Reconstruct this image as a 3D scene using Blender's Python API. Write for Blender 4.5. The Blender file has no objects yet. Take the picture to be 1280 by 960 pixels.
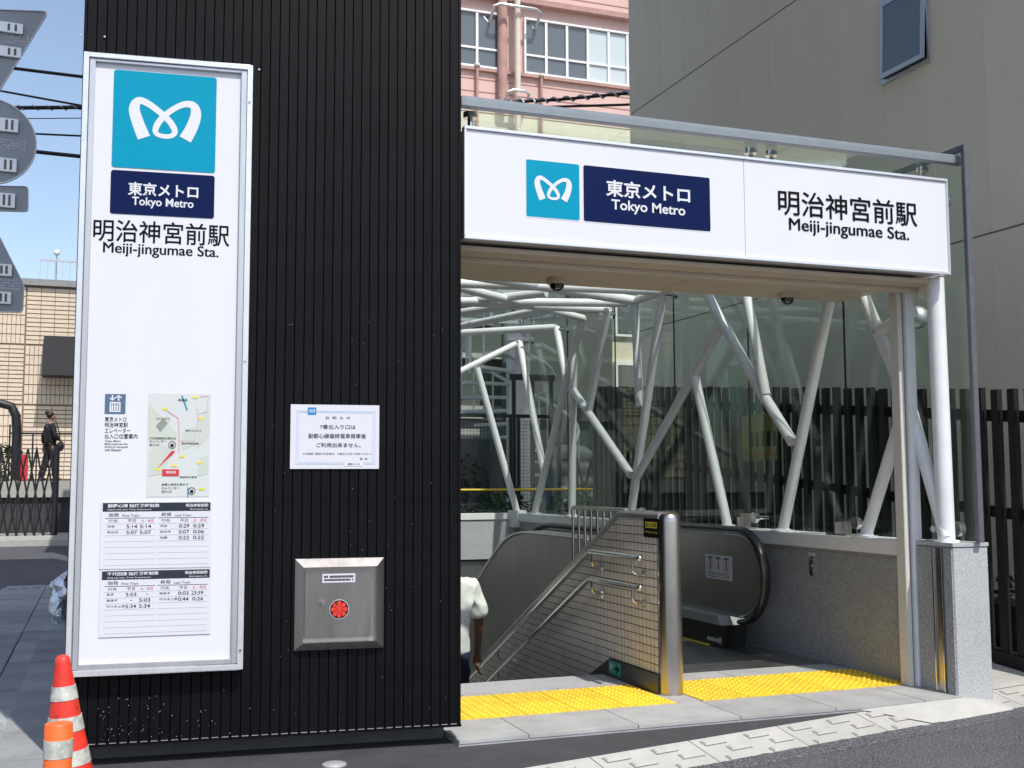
import bpy, bmesh, math, random
from mathutils import Vector, Matrix, noise
random.seed(7)
PI = math.pi
S = bpy.context.scene
COL = S.collection
V = Vector
# ------------------------------------------------------------------ camera
F, PITCH, YAW, ROLL, HCAM = 1400.0, math.radians(4.98), math.radians(20.2), math.radians(0.2), 1.24
FW = V((math.sin(YAW)*math.cos(PITCH), math.cos(YAW)*math.cos(PITCH), math.sin(PITCH)))
_r = V((math.cos(YAW), -math.sin(YAW), 0)); _u = _r.cross(FW)
RT = _r*math.cos(ROLL) - _u*math.sin(ROLL); UP = _u*math.cos(ROLL) + _r*math.sin(ROLL)
CAM = V((0, 0, HCAM))
cd = bpy.data.cameras.new('camera'); cam = bpy.data.objects.new('camera', cd); COL.objects.link(cam)
cd.sensor_fit = 'HORIZONTAL'; cd.sensor_width = 36; cd.lens = F/1280*36
cd.clip_start = 0.05; cd.clip_end = 3000
cam.matrix_world = Matrix(((RT.x, UP.x, -FW.x, CAM.x), (RT.y, UP.y, -FW.y, CAM.y), (RT.z, UP.z, -FW.z, CAM.z), (0, 0, 0, 1)))
S.camera = cam
# ------------------------------------------------------------------ light
EL, AZ = math.radians(57), math.radians(167)
TS = V((math.sin(AZ)*math.cos(EL), math.cos(AZ)*math.cos(EL), math.sin(EL)))
w = bpy.data.worlds.new('World'); S.world = w; w.use_nodes = True
nt = w.node_tree; bg = nt.nodes['Background']; sky = nt.nodes.new('ShaderNodeTexSky')
sky.sky_type = 'NISHITA'; sky.sun_disc = False; sky.sun_elevation = EL; sky.sun_rotation = AZ
sky.air_density = 1.0; sky.dust_density = 1.6; sky.ozone_density = 1.2
hs = nt.nodes.new('ShaderNodeHueSaturation'); hs.inputs['Saturation'].default_value = .9; nt.links.new(sky.outputs[0], hs.inputs['Color']); nt.links.new(hs.outputs[0], bg.inputs[0]); bg.inputs[1].default_value = 0.15
sl = bpy.data.lights.new('sun', 'SUN'); sl.energy = 3.3; sl.angle = math.radians(0.55); sl.color = (1, .955, .88)
so = bpy.data.objects.new('sun', sl); COL.objects.link(so); so.rotation_euler = TS.to_track_quat('Z', 'Y').to_euler(); so.location = (6, -10, 20)
S.view_settings.view_transform = 'Standard'; S.view_settings.look = 'None'
S.view_settings.exposure = 0.42; S.view_settings.gamma = 1
S.cycles.transparent_max_bounces = 32; S.cycles.max_bounces = 8; S.cycles.glossy_bounces = 4
# ------------------------------------------------------------------ pixel helpers (photo pixels -> places in the world)
def ray(x, y): return FW + RT*((x-640)/F) + UP*((480-y)/F)
def on(x, y, ax, val):
    d = ray(x, y); return CAM + d*((val-CAM[ax])/d[ax])
class Plane:
    def __init__(s, o, u):
        s.o = V(o); s.u = V(u).normalized(); s.n = V((s.u.y, -s.u.x, 0))      # n faces the street
    def px(s, x, y, off=0):
        o = s.o + s.n*off; d = ray(x, y); p = CAM + d*((o-CAM).dot(s.n)/d.dot(s.n))
        return ((p-s.o).dot(s.u), p.z)
    def pt(s, u, z, off=0): return s.o + s.u*u + s.n*off + V((0, 0, z))
    def rect(s, x0, y0, x1, y1, off=0):      # pixel rect measured along its mid lines
        ym, xm = (y0+y1)/2, (x0+x1)/2
        return (s.px(x0, ym, off)[0], s.px(xm, y1, off)[1], s.px(x1, ym, off)[0], s.px(xm, y0, off)[1])
# ------------------------------------------------------------------ materials
MATS = {}
def mat(name, col, rough=.6, metal=0, var=0, vscale=8, bump=0, bscale=40, spec=.5, specks=None, coat=0, tint=None, streak=0, rnd=0):
    if name in MATS: return MATS[name]
    m = bpy.data.materials.new(name); m.use_nodes = True; MATS[name] = m
    n = m.node_tree.nodes; L = m.node_tree.links; b = n['Principled BSDF']
    b.inputs['Roughness'].default_value = rough; b.inputs['Metallic'].default_value = metal
    b.inputs['Specular IOR Level'].default_value = spec; b.inputs['Coat Weight'].default_value = coat
    b.inputs['Base Color'].default_value = (*col, 1)
    tc = n.new('ShaderNodeTexCoord'); src = tc.outputs['Object']
    cur = None
    if var:
        no = n.new('ShaderNodeTexNoise'); no.inputs['Scale'].default_value = vscale; no.inputs['Detail'].default_value = 6
        no.inputs['Roughness'].default_value = .65
        if streak:
            mp = n.new('ShaderNodeMapping'); mp.inputs['Scale'].default_value = (1, 1, streak); L.new(src, mp.inputs[0]); L.new(mp.outputs[0], no.inputs['Vector'])
        else: L.new(src, no.inputs['Vector'])
        cr = n.new('ShaderNodeValToRGB'); L.new(no.outputs[0], cr.inputs[0])
        t = tint or (1, 1, 1)
        cr.color_ramp.elements[0].position = .3; cr.color_ramp.elements[1].position = .7
        cr.color_ramp.elements[0].color = (*[max(0, c*(1-var)*k) for c, k in zip(col, t)], 1)
        cr.color_ramp.elements[1].color = (*[min(1, c*(1+var)) for c in col], 1)
        cur = cr.outputs[0]
        if metal or rough < .5:
            mr = n.new('ShaderNodeMapRange'); mr.inputs[3].default_value = rough*.8; mr.inputs[4].default_value = min(1, rough*1.3)
            L.new(no.outputs[0], mr.inputs[0]); L.new(mr.outputs[0], b.inputs['Roughness'])
    if specks:      # (scale, threshold, colour, soft)
        for sc, th, c2 in specks:
            vo = n.new('ShaderNodeTexNoise'); vo.inputs['Scale'].default_value = sc; vo.inputs['Detail'].default_value = 1; L.new(src, vo.inputs['Vector'])
            mr = n.new('ShaderNodeMapRange'); mr.inputs[1].default_value = th; mr.inputs[2].default_value = th+.04; L.new(vo.outputs[0], mr.inputs[0])
            mx = n.new('ShaderNodeMix'); mx.data_type = 'RGBA'; L.new(mr.outputs[0], mx.inputs[0])
            if cur: L.new(cur, mx.inputs[6])
            else: mx.inputs[6].default_value = (*col, 1)
            mx.inputs[7].default_value = (*c2, 1); cur = mx.outputs[2]
    if rnd:
        oi = n.new('ShaderNodeObjectInfo'); m2 = n.new('ShaderNodeMapRange'); m2.inputs[3].default_value = 1-rnd; m2.inputs[4].default_value = 1+rnd*.6; L.new(oi.outputs['Random'], m2.inputs[0])
        hv = n.new('ShaderNodeHueSaturation'); L.new(m2.outputs[0], hv.inputs['Value'])
        if cur: L.new(cur, hv.inputs['Color'])
        else: hv.inputs['Color'].default_value = (*col, 1)
        cur = hv.outputs[0]
    if cur: L.new(cur, b.inputs['Base Color'])
    if bump:
        nb = n.new('ShaderNodeTexNoise'); nb.inputs['Scale'].default_value = bscale; nb.inputs['Detail'].default_value = 4; L.new(src, nb.inputs['Vector'])
        bp = n.new('ShaderNodeBump'); bp.inputs['Strength'].default_value = bump; bp.inputs['Distance'].default_value = .01
        L.new(nb.outputs[0], bp.inputs['Height']); L.new(bp.outputs[0], b.inputs['Normal'])
    return m
def glass(name, tint, base=.04, rough=0.0):
    m = bpy.data.materials.new(name); m.use_nodes = True; n = m.node_tree.nodes; L = m.node_tree.links
    n.remove(n['Principled BSDF']); tr = n.new('ShaderNodeBsdfTransparent'); tr.inputs[0].default_value = (*tint, 1)
    gl = n.new('ShaderNodeBsdfGlossy'); gl.inputs['Roughness'].default_value = rough; gl.inputs[0].default_value = (.95, 1, .97, 1)
    ge = n.new('ShaderNodeNewGeometry'); dt = n.new('ShaderNodeVectorMath'); dt.operation = 'DOT_PRODUCT'; L.new(ge.outputs['Incoming'], dt.inputs[0]); L.new(ge.outputs['Normal'], dt.inputs[1])
    ab = n.new('ShaderNodeMath'); ab.operation = 'ABSOLUTE'; L.new(dt.outputs['Value'], ab.inputs[0])
    iv = n.new('ShaderNodeMath'); iv.operation = 'SUBTRACT'; iv.inputs[0].default_value = 1; L.new(ab.outputs[0], iv.inputs[1])
    pw = n.new('ShaderNodeMath'); pw.operation = 'POWER'; pw.inputs[1].default_value = 5; L.new(iv.outputs[0], pw.inputs[0])
    mr = n.new('ShaderNodeMath'); mr.operation = 'MULTIPLY_ADD'; mr.inputs[1].default_value = .5; mr.inputs[2].default_value = base; mr.use_clamp = True; L.new(pw.outputs[0], mr.inputs[0])
    mx = n.new('ShaderNodeMixShader'); L.new(mr.outputs[0], mx.inputs[0]); L.new(tr.outputs[0], mx.inputs[1]); L.new(gl.outputs[0], mx.inputs[2])
    L.new(mx.outputs[0], n['Material Output'].inputs[0]); return m
M = dict(
 black=mat('black_cladding', (.0034, .0034, .0046), .5, spec=.14, rnd=.25, var=.35, vscale=6, bump=.05, bscale=300, specks=[(190, .80, (.25, .25, .25))]),
 white=mat('white_acrylic', (.665, .67, .715), .35, spec=.2, var=.03, vscale=1.3, streak=.25),
 whitep=mat('white_paint_steel', (.74, .75, .765), .38, var=.07, vscale=5, bump=.05, bscale=30),
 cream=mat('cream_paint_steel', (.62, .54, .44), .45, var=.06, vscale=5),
 alu=mat('aluminium', (.56, .57, .60), .38, .75, var=.08, vscale=20, streak=.1),
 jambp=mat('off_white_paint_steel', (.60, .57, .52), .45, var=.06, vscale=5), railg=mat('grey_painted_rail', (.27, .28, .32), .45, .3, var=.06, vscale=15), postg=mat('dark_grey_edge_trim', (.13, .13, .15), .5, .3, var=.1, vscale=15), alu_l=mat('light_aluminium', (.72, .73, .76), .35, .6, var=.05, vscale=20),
 steel=mat('stainless_steel', (.50, .47, .45), .27, 1, var=.12, vscale=14, streak=.15),
 steel_d=mat('brushed_dark_stainless', (.42, .415, .40), .36, 1, var=.12, vscale=9, streak=.2),
 chrome=mat('polished_stainless', (.70, .69, .68), .14, 1, var=.08, vscale=20),
 cyan=mat('cyan_print', (.0, .27, .42), .5, var=.03, spec=.12), navy=mat('navy_print', (.002, .010, .062), .5, spec=.1), ink=mat('black_print', (.006, .006, .008), .6, spec=.08),
 wprint=mat('white_print', (.66, .67, .71), .5, spec=.15), greyp=mat('dark_grey_print', (.03, .037, .05), .6, spec=.1), red=mat('red_print', (.55, .03, .05), .45),
 bluegrey=mat('blue_grey_print', (.09, .15, .24), .6, spec=.1), mapbase=mat('map_paper', (.56, .59, .58), .5), mapgrn=mat('map_pale_green', (.50, .54, .48), .5), line=mat('grey_rule', (.35, .38, .42), .5),
 pinkl=mat('pink_print', (.62, .30, .38), .5), yell=mat('yellow_print', (.72, .62, .05), .5), greenp=mat('green_print', (.02, .33, .22), .5), paper=mat('paper', (.62, .62, .68), .6, var=.02, vscale=12), lblue=mat('pale_blue_print', (.35, .50, .66), .5), blue=mat('blue_print', (.02, .22, .50), .5),
 granite=mat('grey_granite', (.30, .31, .325), .38, var=.10, vscale=3, specks=[(170, .57, (.13, .13, .14)), (140, .62, (.50, .51, .53))]),
 granite_l=mat('light_granite', (.43, .44, .46), .45, var=.07, vscale=3, specks=[(170, .57, (.24, .25, .26)), (150, .62, (.62, .62, .64))]),
 floorst=mat('pale_granite_paving', (.37, .37, .365), .6, rnd=.08, var=.16, vscale=5, bump=.06, bscale=120, specks=[(300, .62, (.28, .28, .28))]),
 yellow=mat('yellow_tactile_tile', (.80, .53, .03), .5, rnd=.12, var=.16, vscale=9, specks=[(60, .70, (.45, .32, .06)), (7, .68, (.62, .42, .05))]),
 asphalt=mat('coarse_asphalt', (.060, .061, .067), .85, var=.25, vscale=3, bump=1.0, bscale=90, specks=[(80, .54, (.12, .12, .135)), (110, .64, (.26, .26, .28))]),
 asphalt_f=mat('fine_asphalt', (.046, .046, .051), .8, var=.22, vscale=5, bump=.5, bscale=220, specks=[(260, .66, (.08, .08, .085))]),
 conc=mat('light_concrete', (.40, .395, .375), .8, rnd=.06, var=.10, vscale=6, bump=.15, bscale=90, specks=[(120, .68, (.36, .36, .34))]),
 conc_g=mat('grey_concrete_slab', (.30, .31, .32), .85, rnd=.2, var=.2, vscale=4, bump=.15, bscale=80, specks=[(140, .66, (.2, .2, .2))]),
 tile=mat('cream_wall_tile', (.66, .62, .58), .30, rnd=.08, var=.07, vscale=9), grout=mat('dark_grout', (.06, .055, .055), .9),
 plinth=mat('dark_grey_mortar', (.10, .10, .10), .9, var=.2, vscale=10), margin=mat('dark_bar_margin', (.13, .125, .115), .9, var=.3, vscale=40), skirt=mat('dark_granite_skirting', (.03, .032, .035), .3, var=.2, vscale=30),
 rubber=mat('black_rubber', (.012, .012, .013), .35, coat=.2), bplas=mat('black_plastic', (.01, .01, .011), .4),
 alc=mat('taupe_panel', (.79, .70, .57), .85, rnd=.025, var=.035, vscale=3, streak=.4, bump=.25, bscale=120, tint=(1, .99, .97), specks=[(9, .74, (.75, .665, .54))]),
 joint=mat('pale_joint_sealant', (.86, .78, .66), .8), jointd=mat('dark_joint_shadow_gap', (.20, .18, .16), .9),
 pink=mat('pink_render', (.60, .41, .37), .8, var=.10, vscale=.7, bump=.1, bscale=20, streak=.3), pinkd=mat('faded_pink_ledge', (.40, .24, .21), .85, var=.2, vscale=3),
 creamw=mat('cream_render', (.62, .58, .46), .8, var=.08, vscale=.8), dgreyw=mat('dark_grey_wall', (.085, .095, .09), .8, var=.2, vscale=1),
 wpane=mat('window_glass', (.10, .12, .13), .06, spec=.9), curtain=mat('pale_curtain_pane', (.50, .56, .58), .15),
 fence=mat('dark_brown_fence', (.010, .008, .009), .55, var=.2, vscale=10), tan=mat('buff_wall_tile', (.66, .56, .44), .6, var=.10, vscale=9), groutt=mat('brown_grout', (.22, .16, .12), .9),
 iron=mat('black_iron', (.012, .012, .016), .5), signback=mat('grey_sign_back', (.34, .37, .41), .5, .2, var=.06, vscale=6), orange=mat('orange_plastic', (.80, .13, .02), .45, var=.15, vscale=20, specks=[(60, .70, (.35, .08, .03))]), redp=mat('red_plastic', (.66, .035, .02), .45, var=.22, vscale=16, bump=.1, bscale=60, specks=[(45, .70, (.28, .03, .02))]),
 refl=mat('silver_reflective_band', (.50, .51, .46), .45, .2, bump=.3, bscale=50, var=.28, vscale=40), skin=mat('tanned_skin', (.17, .075, .045), .55, var=.08, vscale=20), skin2=mat('light_skin', (.26, .14, .10), .55), shirt=mat('white_cotton', (.78, .78, .75), .8, bump=1.0, bscale=11), denim=mat('dark_blue_trousers', (.012, .018, .045), .85, bump=.3, bscale=20),
 hair=mat('black_hair', (.012, .01, .01), .5), jacket=mat('black_cloth', (.010, .010, .014), .8), leaf=mat('leaf_green', (.045, .10, .025), .6, var=.5, vscale=12), leafd=mat('dark_leaf', (.02, .05, .015), .6, var=.5, vscale=9), soil=mat('soil', (.05, .035, .025), .9),
 brown=mat('brown_board', (.20, .085, .03), .7, var=.2), tarp=mat('grey_tarpaulin', (.35, .34, .31), .6, var=.3, vscale=5, bump=.6, bscale=8), bluec=mat('blue_cloth', (.02, .09, .25), .7), paleyel=mat('pale_yellow_notice', (.40, .38, .20), .6), foil=mat('crumpled_silver_film', (.75, .76, .82), .18, .9, bump=1, bscale=60), cable=mat('black_cable', (.012, .012, .014), .6), sticker=mat('grey_sticker_print', (.12, .13, .15), .5),
)
M['g_wall'] = glass('green_wall_glass', (.90, .955, .92), .022); M['g_roof'] = glass('green_roof_glass', (.93, .975, .955), .03)
M['dome'] = mat('smoked_dome', (.01, .01, .01), .05, spec=.8, coat=1)
# ------------------------------------------------------------------ mesh building
class MB:
    def __init__(s): s.v = []; s.f = []
    def add(s, vs, fs):
        k = len(s.v); s.v += [V(p) for p in vs]; s.f += [[i+k for i in f] for f in fs]; return s
    def box(s, x0, y0, z0, x1, y1, z1):
        x0, x1 = sorted((x0, x1)); y0, y1 = sorted((y0, y1)); z0, z1 = sorted((z0, z1))
        return s.add([(x0,y0,z0),(x1,y0,z0),(x1,y1,z0),(x0,y1,z0),(x0,y0,z1),(x1,y0,z1),(x1,y1,z1),(x0,y1,z1)],
                     [(3,2,1,0),(4,5,6,7),(0,1,5,4),(1,2,6,5),(2,3,7,6),(3,0,4,7)])
    def pbox(s, P, u0, z0, u1, z1, o0, o1):      # box on a plane: o = distance towards the street
        c = [P.pt(u, z, o) for o in (o1, o0) for z in (z0, z1) for u in (u0, u1)]
        q = [c[0], c[1], c[5], c[4], c[2], c[3], c[7], c[6]]
        return s.add(q, [(3,2,1,0),(4,5,6,7),(0,1,5,4),(1,2,6,5),(2,3,7,6),(3,0,4,7)])
    def ppoly(s, P, pts, off, th=0):             # polygon (u,z) on a plane, facing the street
        a = [P.pt(u, z, off) for u, z in pts]; n = len(a)
        ar = sum(pts[i][0]*pts[(i+1)%n][1]-pts[(i+1)%n][0]*pts[i][1] for i in range(n))
        if ar < 0: a.reverse(); pts = pts[::-1]
        if not th: return s.add(a, [tuple(range(n))])
        b = [P.pt(u, z, off-th) for u, z in pts]
        return s.add(a+b, [tuple(range(n)), tuple(range(2*n-1, n-1, -1))]+[(i, i+n, (i+1)%n+n, (i+1)%n) for i in range(n)])
    def cyl(s, p0, p1, r0, r1=None, n=16, caps=True):
        return s.sweep([p0, p1], [r0, r0 if r1 is None else r1], n, caps)
    def sweep(s, pts, r, n=10, caps=True, flat=1.0, up=None):
        pts = [V(p) for p in pts]; m = len(pts)
        if not isinstance(r, (list, tuple)): r = [r]*m
        k = len(s.v); prev = None
        for i, p in enumerate(pts):
            d = (pts[min(i+1, m-1)]-pts[max(i-1, 0)]).normalized()
            if prev is None:
                a = V(up) if up else (V((0, 0, 1)) if abs(d.z) < .9 else V((1, 0, 0)))
            else: a = prev
            x = (a-d*a.dot(d)).normalized(); y = d.cross(x); prev = x
            for j in range(n):
                t = 2*PI*j/n; s.v.append(p+(x*math.cos(t)*flat+y*math.sin(t))*r[i])
        for i in range(m-1):
            for j in range(n):
                a, b = k+i*n+j, k+i*n+(j+1) % n; s.f.append([a, b, b+n, a+n])
        if caps: s.f.append([k+j for j in range(n)][::-1]); s.f.append([k+(m-1)*n+j for j in range(n)])
        return s
    def lathe(s, c, prof, n=20):
        k = len(s.v); m = len(prof)
        for r, z in prof:
            for j in range(n):
                t = 2*PI*j/n; s.v.append(V((c[0]+r*math.cos(t), c[1]+r*math.sin(t), c[2]+z)))
        for i in range(m-1):
            for j in range(n):
                a, b = k+i*n+j, k+i*n+(j+1) % n; s.f.append([a, b, b+n, a+n])
        s.f.append([k+j for j in range(n)][::-1]); s.f.append([k+(m-1)*n+j for j in range(n)]); return s
    def ball(s, c, r, sx=1, sy=1, sz=1, n=12, m=8):
        k = len(s.v); c = V(c)
        for i in range(m+1):
            a = PI*(i/m)-PI/2
            for j in range(n):
                t = 2*PI*j/n; s.v.append(c+V((math.cos(a)*math.cos(t)*sx, math.cos(a)*math.sin(t)*sy, math.sin(a)*sz))*r)
        for i in range(m):
            for j in range(n):
                p, q = k+i*n+j, k+i*n+(j+1) % n; s.f.append([p, q, q+n, p+n])
        return s
    def yz(s, prof, x0, x1):                     # polygon in (y,z) extruded along x
        n = len(prof); a = [(x0, y, z) for y, z in prof]; b = [(x1, y, z) for y, z in prof]
        return s.add(a+b, [tuple(range(n))[::-1], tuple(range(n, 2*n))]+[(i, (i+1)%n, (i+1)%n+n, i+n) for i in range(n)])
    def mesh(s, name, m, off=V((0, 0, 0)), bevel=0, smooth=True, ang=35):
        me = bpy.data.meshes.new(name); me.from_pydata([tuple(v-off) for v in s.v], [], s.f)
        bm = bmesh.new(); bm.from_mesh(me)
        bmesh.ops.remove_doubles(bm, verts=bm.verts, dist=1e-6)
        bmesh.ops.recalc_face_normals(bm, faces=bm.faces) if any(len(e.link_faces) == 2 for e in bm.edges) else None
        if bevel: bmesh.ops.bevel(bm, geom=[e for e in bm.edges if len(e.link_faces) == 2 and e.calc_face_angle(0) > .5], offset=bevel, segments=2, affect='EDGES', clamp_overlap=True)
        bm.to_mesh(me); bm.free()
        if smooth:
            me.shade_smooth(); me.set_sharp_from_angle(angle=math.radians(ang))
        me.materials.append(m); return me
def tag(o, label=None, cat=None, group=None, kind=None):
    if label: o['label'] = label
    if cat: o['category'] = cat
    if group: o['group'] = group
    if kind: o['kind'] = kind
    return o
def thing(name, loc, label, cat, group=None):
    o = bpy.data.objects.new(name, None); o.location = loc; o.empty_display_size = .1; COL.objects.link(o)
    return tag(o, label, cat, group)
def wloc(o):
    p = V((0, 0, 0))
    while o is not None: p += V(o.location); o = o.parent
    return p
def obj(name, mb, m, parent=None, bevel=0, smooth=True, ang=35, label=None):
    o = bpy.data.objects.new(name, mb.mesh(name, m, wloc(parent) if parent else V((0, 0, 0)), bevel, smooth, ang)); COL.objects.link(o); o.parent = parent
    if label: o['label'] = label
    return o
def inst(name, me, parent, loc, rot=None):
    o = bpy.data.objects.new(name, me); COL.objects.link(o); o.parent = parent
    o.location = V(loc)-(wloc(parent) if parent else V((0, 0, 0)))
    if rot: o.rotation_euler = rot
    return o
def struct(name, mb, m, **k):
    o = obj(name, mb, m, **k); o['kind'] = 'structure'; return o
# lettering: a text curve turned into flat raised mesh fitted in a rectangle of a plane
_tc = {}
def glyphs(txt, bold=0, res=3):
    key = (txt, bold, res)
    if key not in _tc:
        c = bpy.data.curves.new('t', 'FONT'); c.body = txt; c.resolution_u = res; c.offset = bold; c.fill_mode = 'FRONT'
        o = bpy.data.objects.new('t', c); COL.objects.link(o)
        bpy.context.view_layer.update()
        me = bpy.data.meshes.new_from_object(o.evaluated_get(bpy.context.evaluated_depsgraph_get()))
        vs = [v.co.copy() for v in me.vertices]; fs = [list(p.vertices) for p in me.polygons]
        bpy.data.objects.remove(o); bpy.data.curves.remove(c); bpy.data.meshes.remove(me)
        _tc[key] = (vs, fs)
    return _tc[key]
def text(mb, P, txt, r, off, bold=0, keep=False, align='l', res=3):
    vs, fs = glyphs(txt, bold, res)
    if not vs: return
    x0, x1 = min(v.x for v in vs), max(v.x for v in vs); y0, y1 = min(v.y for v in vs), max(v.y for v in vs)
    sx, sy = (r[2]-r[0])/max(x1-x0, 1e-6), (r[3]-r[1])/max(y1-y0, 1e-6)
    ox = r[0]
    if keep: sx = sy; ox = {'l': r[0], 'r': r[2]-(x1-x0)*sx, 'c': (r[0]+r[2]-(x1-x0)*sx)/2}[align]
    mb.add([P.pt(ox+(v.x-x0)*sx, r[1]+(v.y-y0)*sy, off) for v in vs], fs)
def text2(mb, P, t, r, off, e, **k):
    for i, d in enumerate((-e, 0, e)): text(mb, P, t, (r[0]+d, r[1], r[2]+d, r[3]), off+.0003*i, 0, **k)
def flat(name, mb, m, parent, label=None):
    k = len(mb.v)
    o = obj(name, mb, m, parent, smooth=False, label=label); return o
def rrect(x0, z0, x1, z1, r, n=5):
    p = []
    for cx, cz, a0 in ((x1-r, z1-r, 0), (x0+r, z1-r, 90), (x0+r, z0+r, 180), (x1-r, z0+r, 270)):
        for i in range(n+1):
            a = math.radians(a0+90*i/n); p.append((cx+r*math.cos(a), cz+r*math.sin(a)))
    return p
def catmull(pts, k=8):
    out = []; n = len(pts)
    for i in range(n-1):
        p0, p1, p2, p3 = pts[max(i-1, 0)], pts[i], pts[i+1], pts[min(i+2, n-1)]
        for j in range(k):
            t = j/k
            out.append(tuple(.5*((2*b)+(-a+c)*t+(2*a-5*b+4*c-d)*t*t+(-a+3*b-3*c+d)*t**3) for a, b, c, d in zip(p0, p1, p2, p3)))
    out.append(tuple(pts[-1])); return out
LOGO = [(541,521,24),(519,462,22),(507,412,20),(521,382,15),(552,388,13),(600,423,12),(640,463,12),(656,497,11),(643,514,9),(617,516,9),(590,508,9),(584,489,11),(602,455,12),(640,420,11),(690,394,12),(726,398,15),(736,430,20),(721,480,22),(694,528,24)]
def logo(mb, P, r, off):
    pts = []
    for x, y, w_ in LOGO:
        yy = y-(x-427)*.068; xx = x+(y-262)*.038
        pts.append(((xx-435)/384, 1-(yy-262)/368, w_/384))
    pts = catmull(pts, 6); W, H = r[2]-r[0], r[3]-r[1]; L_, R_ = [], []
    for i, (x, y, h) in enumerate(pts):
        a, b = pts[max(i-1, 0)], pts[min(i+1, len(pts)-1)]
        dx, dy = b[0]-a[0], b[1]-a[1]; q = math.hypot(dx, dy); nx, ny = -dy/q, dx/q; o = off+.0008*i/len(pts)
        L_.append(P.pt(r[0]+(x+nx*h)*W, r[1]+(y+ny*h)*H, o)); R_.append(P.pt(r[0]+(x-nx*h)*W, r[1]+(y-ny*h)*H, o))
    n = len(L_); mb.add(L_+R_, [(i, i+n, i+n+1, i+1) for i in range(n-1)])
# =================================================================== GROUND
KA, KD = V((1.873, 4.796, 0)), V((.9775, .211, 0)).normalized()      # back edge of the kerb-block row
KN = V((KD.y, -KD.x, 0))
def kp(t, wd, z): p = KA+KD*t+KN*wd; return (p.x, p.y, z)
def sheet(pts, z): return MB().add([(x, y, z) for x, y in pts], [tuple(range(len(pts)))])
g = MB()
HX0, HX1, HY0, HY1 = 1.60, 4.70, 6.72, 12.60                      # stair well hole
X = [-600, HX0, HX1, 600]; Y = [-600, HY0, HY1, 900]
for i in range(3):
    for j in range(3):
        if i == 1 and j == 1: continue
        g.add([(X[i], Y[j], -.1), (X[i+1], Y[j], -.1), (X[i+1], Y[j+1], -.1), (X[i], Y[j+1], -.1)], [(0, 1, 2, 3)])
struct('road', g, M['asphalt'], smooth=False)
fk = kp((-.15-1.873)/KD.x, 0, 0)
_p = kp(2.21, 0, 0)
struct('forecourt', MB().add([(-.15, fk[1], -.1), (_p[0], _p[1], -.1), (-.15, 5.27, -.1), (-.15, fk[1], -.03), (_p[0], _p[1]+.003, -.03), (-.15, 5.27, -.03)], [(3, 4, 5), (0, 1, 4, 3), (2, 0, 3, 5)]), M['asphalt_f'], smooth=False)
struct('ground_under_tower', sheet([(-.15, 5.27), (1.66, 5.27), (1.66, 6.8), (-.15, 6.8)], -.03), M['asphalt_f'], smooth=False)
# kerb blocks with raised bars
kr = struct('kerb', MB().add([kp(-3, .03, -.12), kp(8, .03, -.12), kp(8, .25, -.12), kp(-3, .25, -.12), kp(-3, .03, -.05), kp(8, .03, -.05), kp(8, .25, -.099), kp(-3, .25, -.099)],
       [(4, 7, 6, 5), (0, 1, 5, 4), (3, 2, 1, 0), (2, 3, 7, 6)]), M['conc'], smooth=False)
def block_mesh():
    b = MB(); L_, Wd = .594, .26
    def zz(w_): return -.0-.066*w_/Wd
    b.add([(0, 0, -.1), (L_, 0, -.1), (L_, -Wd, -.1), (0, -Wd, -.1), (0, 0, 0), (L_, 0, 0), (L_, -Wd, -.066), (0, -Wd, -.066)], [(0,1,2,3),(7,6,5,4),(4,5,1,0),(5,6,2,1),(6,7,3,2),(7,4,0,3)])
    for r in range(3):
        for c in range(2):
            x = .05+c*.29+(.10 if r == 1 else 0)+.02*(r == 2); y = -.030-r*.078
            a = []
            for dz, q in ((0, 0), (.010, .006)):
                for (sx, sy) in ((x+q, y-q), (x+.13-q, y-q), (x+.13-q, y-.038+q), (x+q, y-.038+q)): a.append((sx, sy, zz(-sy)+dz))
            b.add(a, [(4,5,6,7)[::-1], (0,1,5,4), (1,2,6,5), (2,3,7,6), (3,0,4,7)])
    me = b.mesh('kerb_block', M['conc'])
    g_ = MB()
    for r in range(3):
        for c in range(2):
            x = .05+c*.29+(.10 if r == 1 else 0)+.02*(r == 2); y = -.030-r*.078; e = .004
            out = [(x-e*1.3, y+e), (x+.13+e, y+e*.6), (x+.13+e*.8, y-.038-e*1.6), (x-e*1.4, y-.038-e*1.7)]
            g_.add([(p, q, zz(-q)+.0012) for p, q in out], [(3, 2, 1, 0)])  # flat dark margin around each bar, wider at left and front
    return me, g_.mesh('bar_margin', M['margin'])
bme, gme = block_mesh()
for i in range(-3, 12):
    if 2.28 < i*.6+.3 < 3.0 and False: continue
    x, y, _ = kp(i*.6+.30, 0, 0); o = inst('kerb_block', bme, kr, (x, y, -.03), (0, 0, math.atan2(KD.y, KD.x))); inst('bar_margin', gme, kr, (x, y, -.03), (0, 0, math.atan2(KD.y, KD.x)))
ae = MB(); N_ = 420; vs = []
for k in range(N_+1):
    t = -3+11*k/N_; nz_ = noise.noise(V((t*9, 0, 0)))*.010+noise.noise(V((t*45, 3, 0)))*.007
    w0_ = .232+nz_; vs += [kp(t, w0_, -.03-.066*w0_/.26+.001), kp(t, w0_+.012, -.03-.066*w0_/.26+.009), kp(t, .34, -.0985)]
ae.add(vs, [(3*k+i_, 3*k+3+i_, 3*k+4+i_, 3*k+1+i_) for k in range(N_) for i_ in (0, 1)])
struct('asphalt_edge', ae, M['asphalt'])
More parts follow.
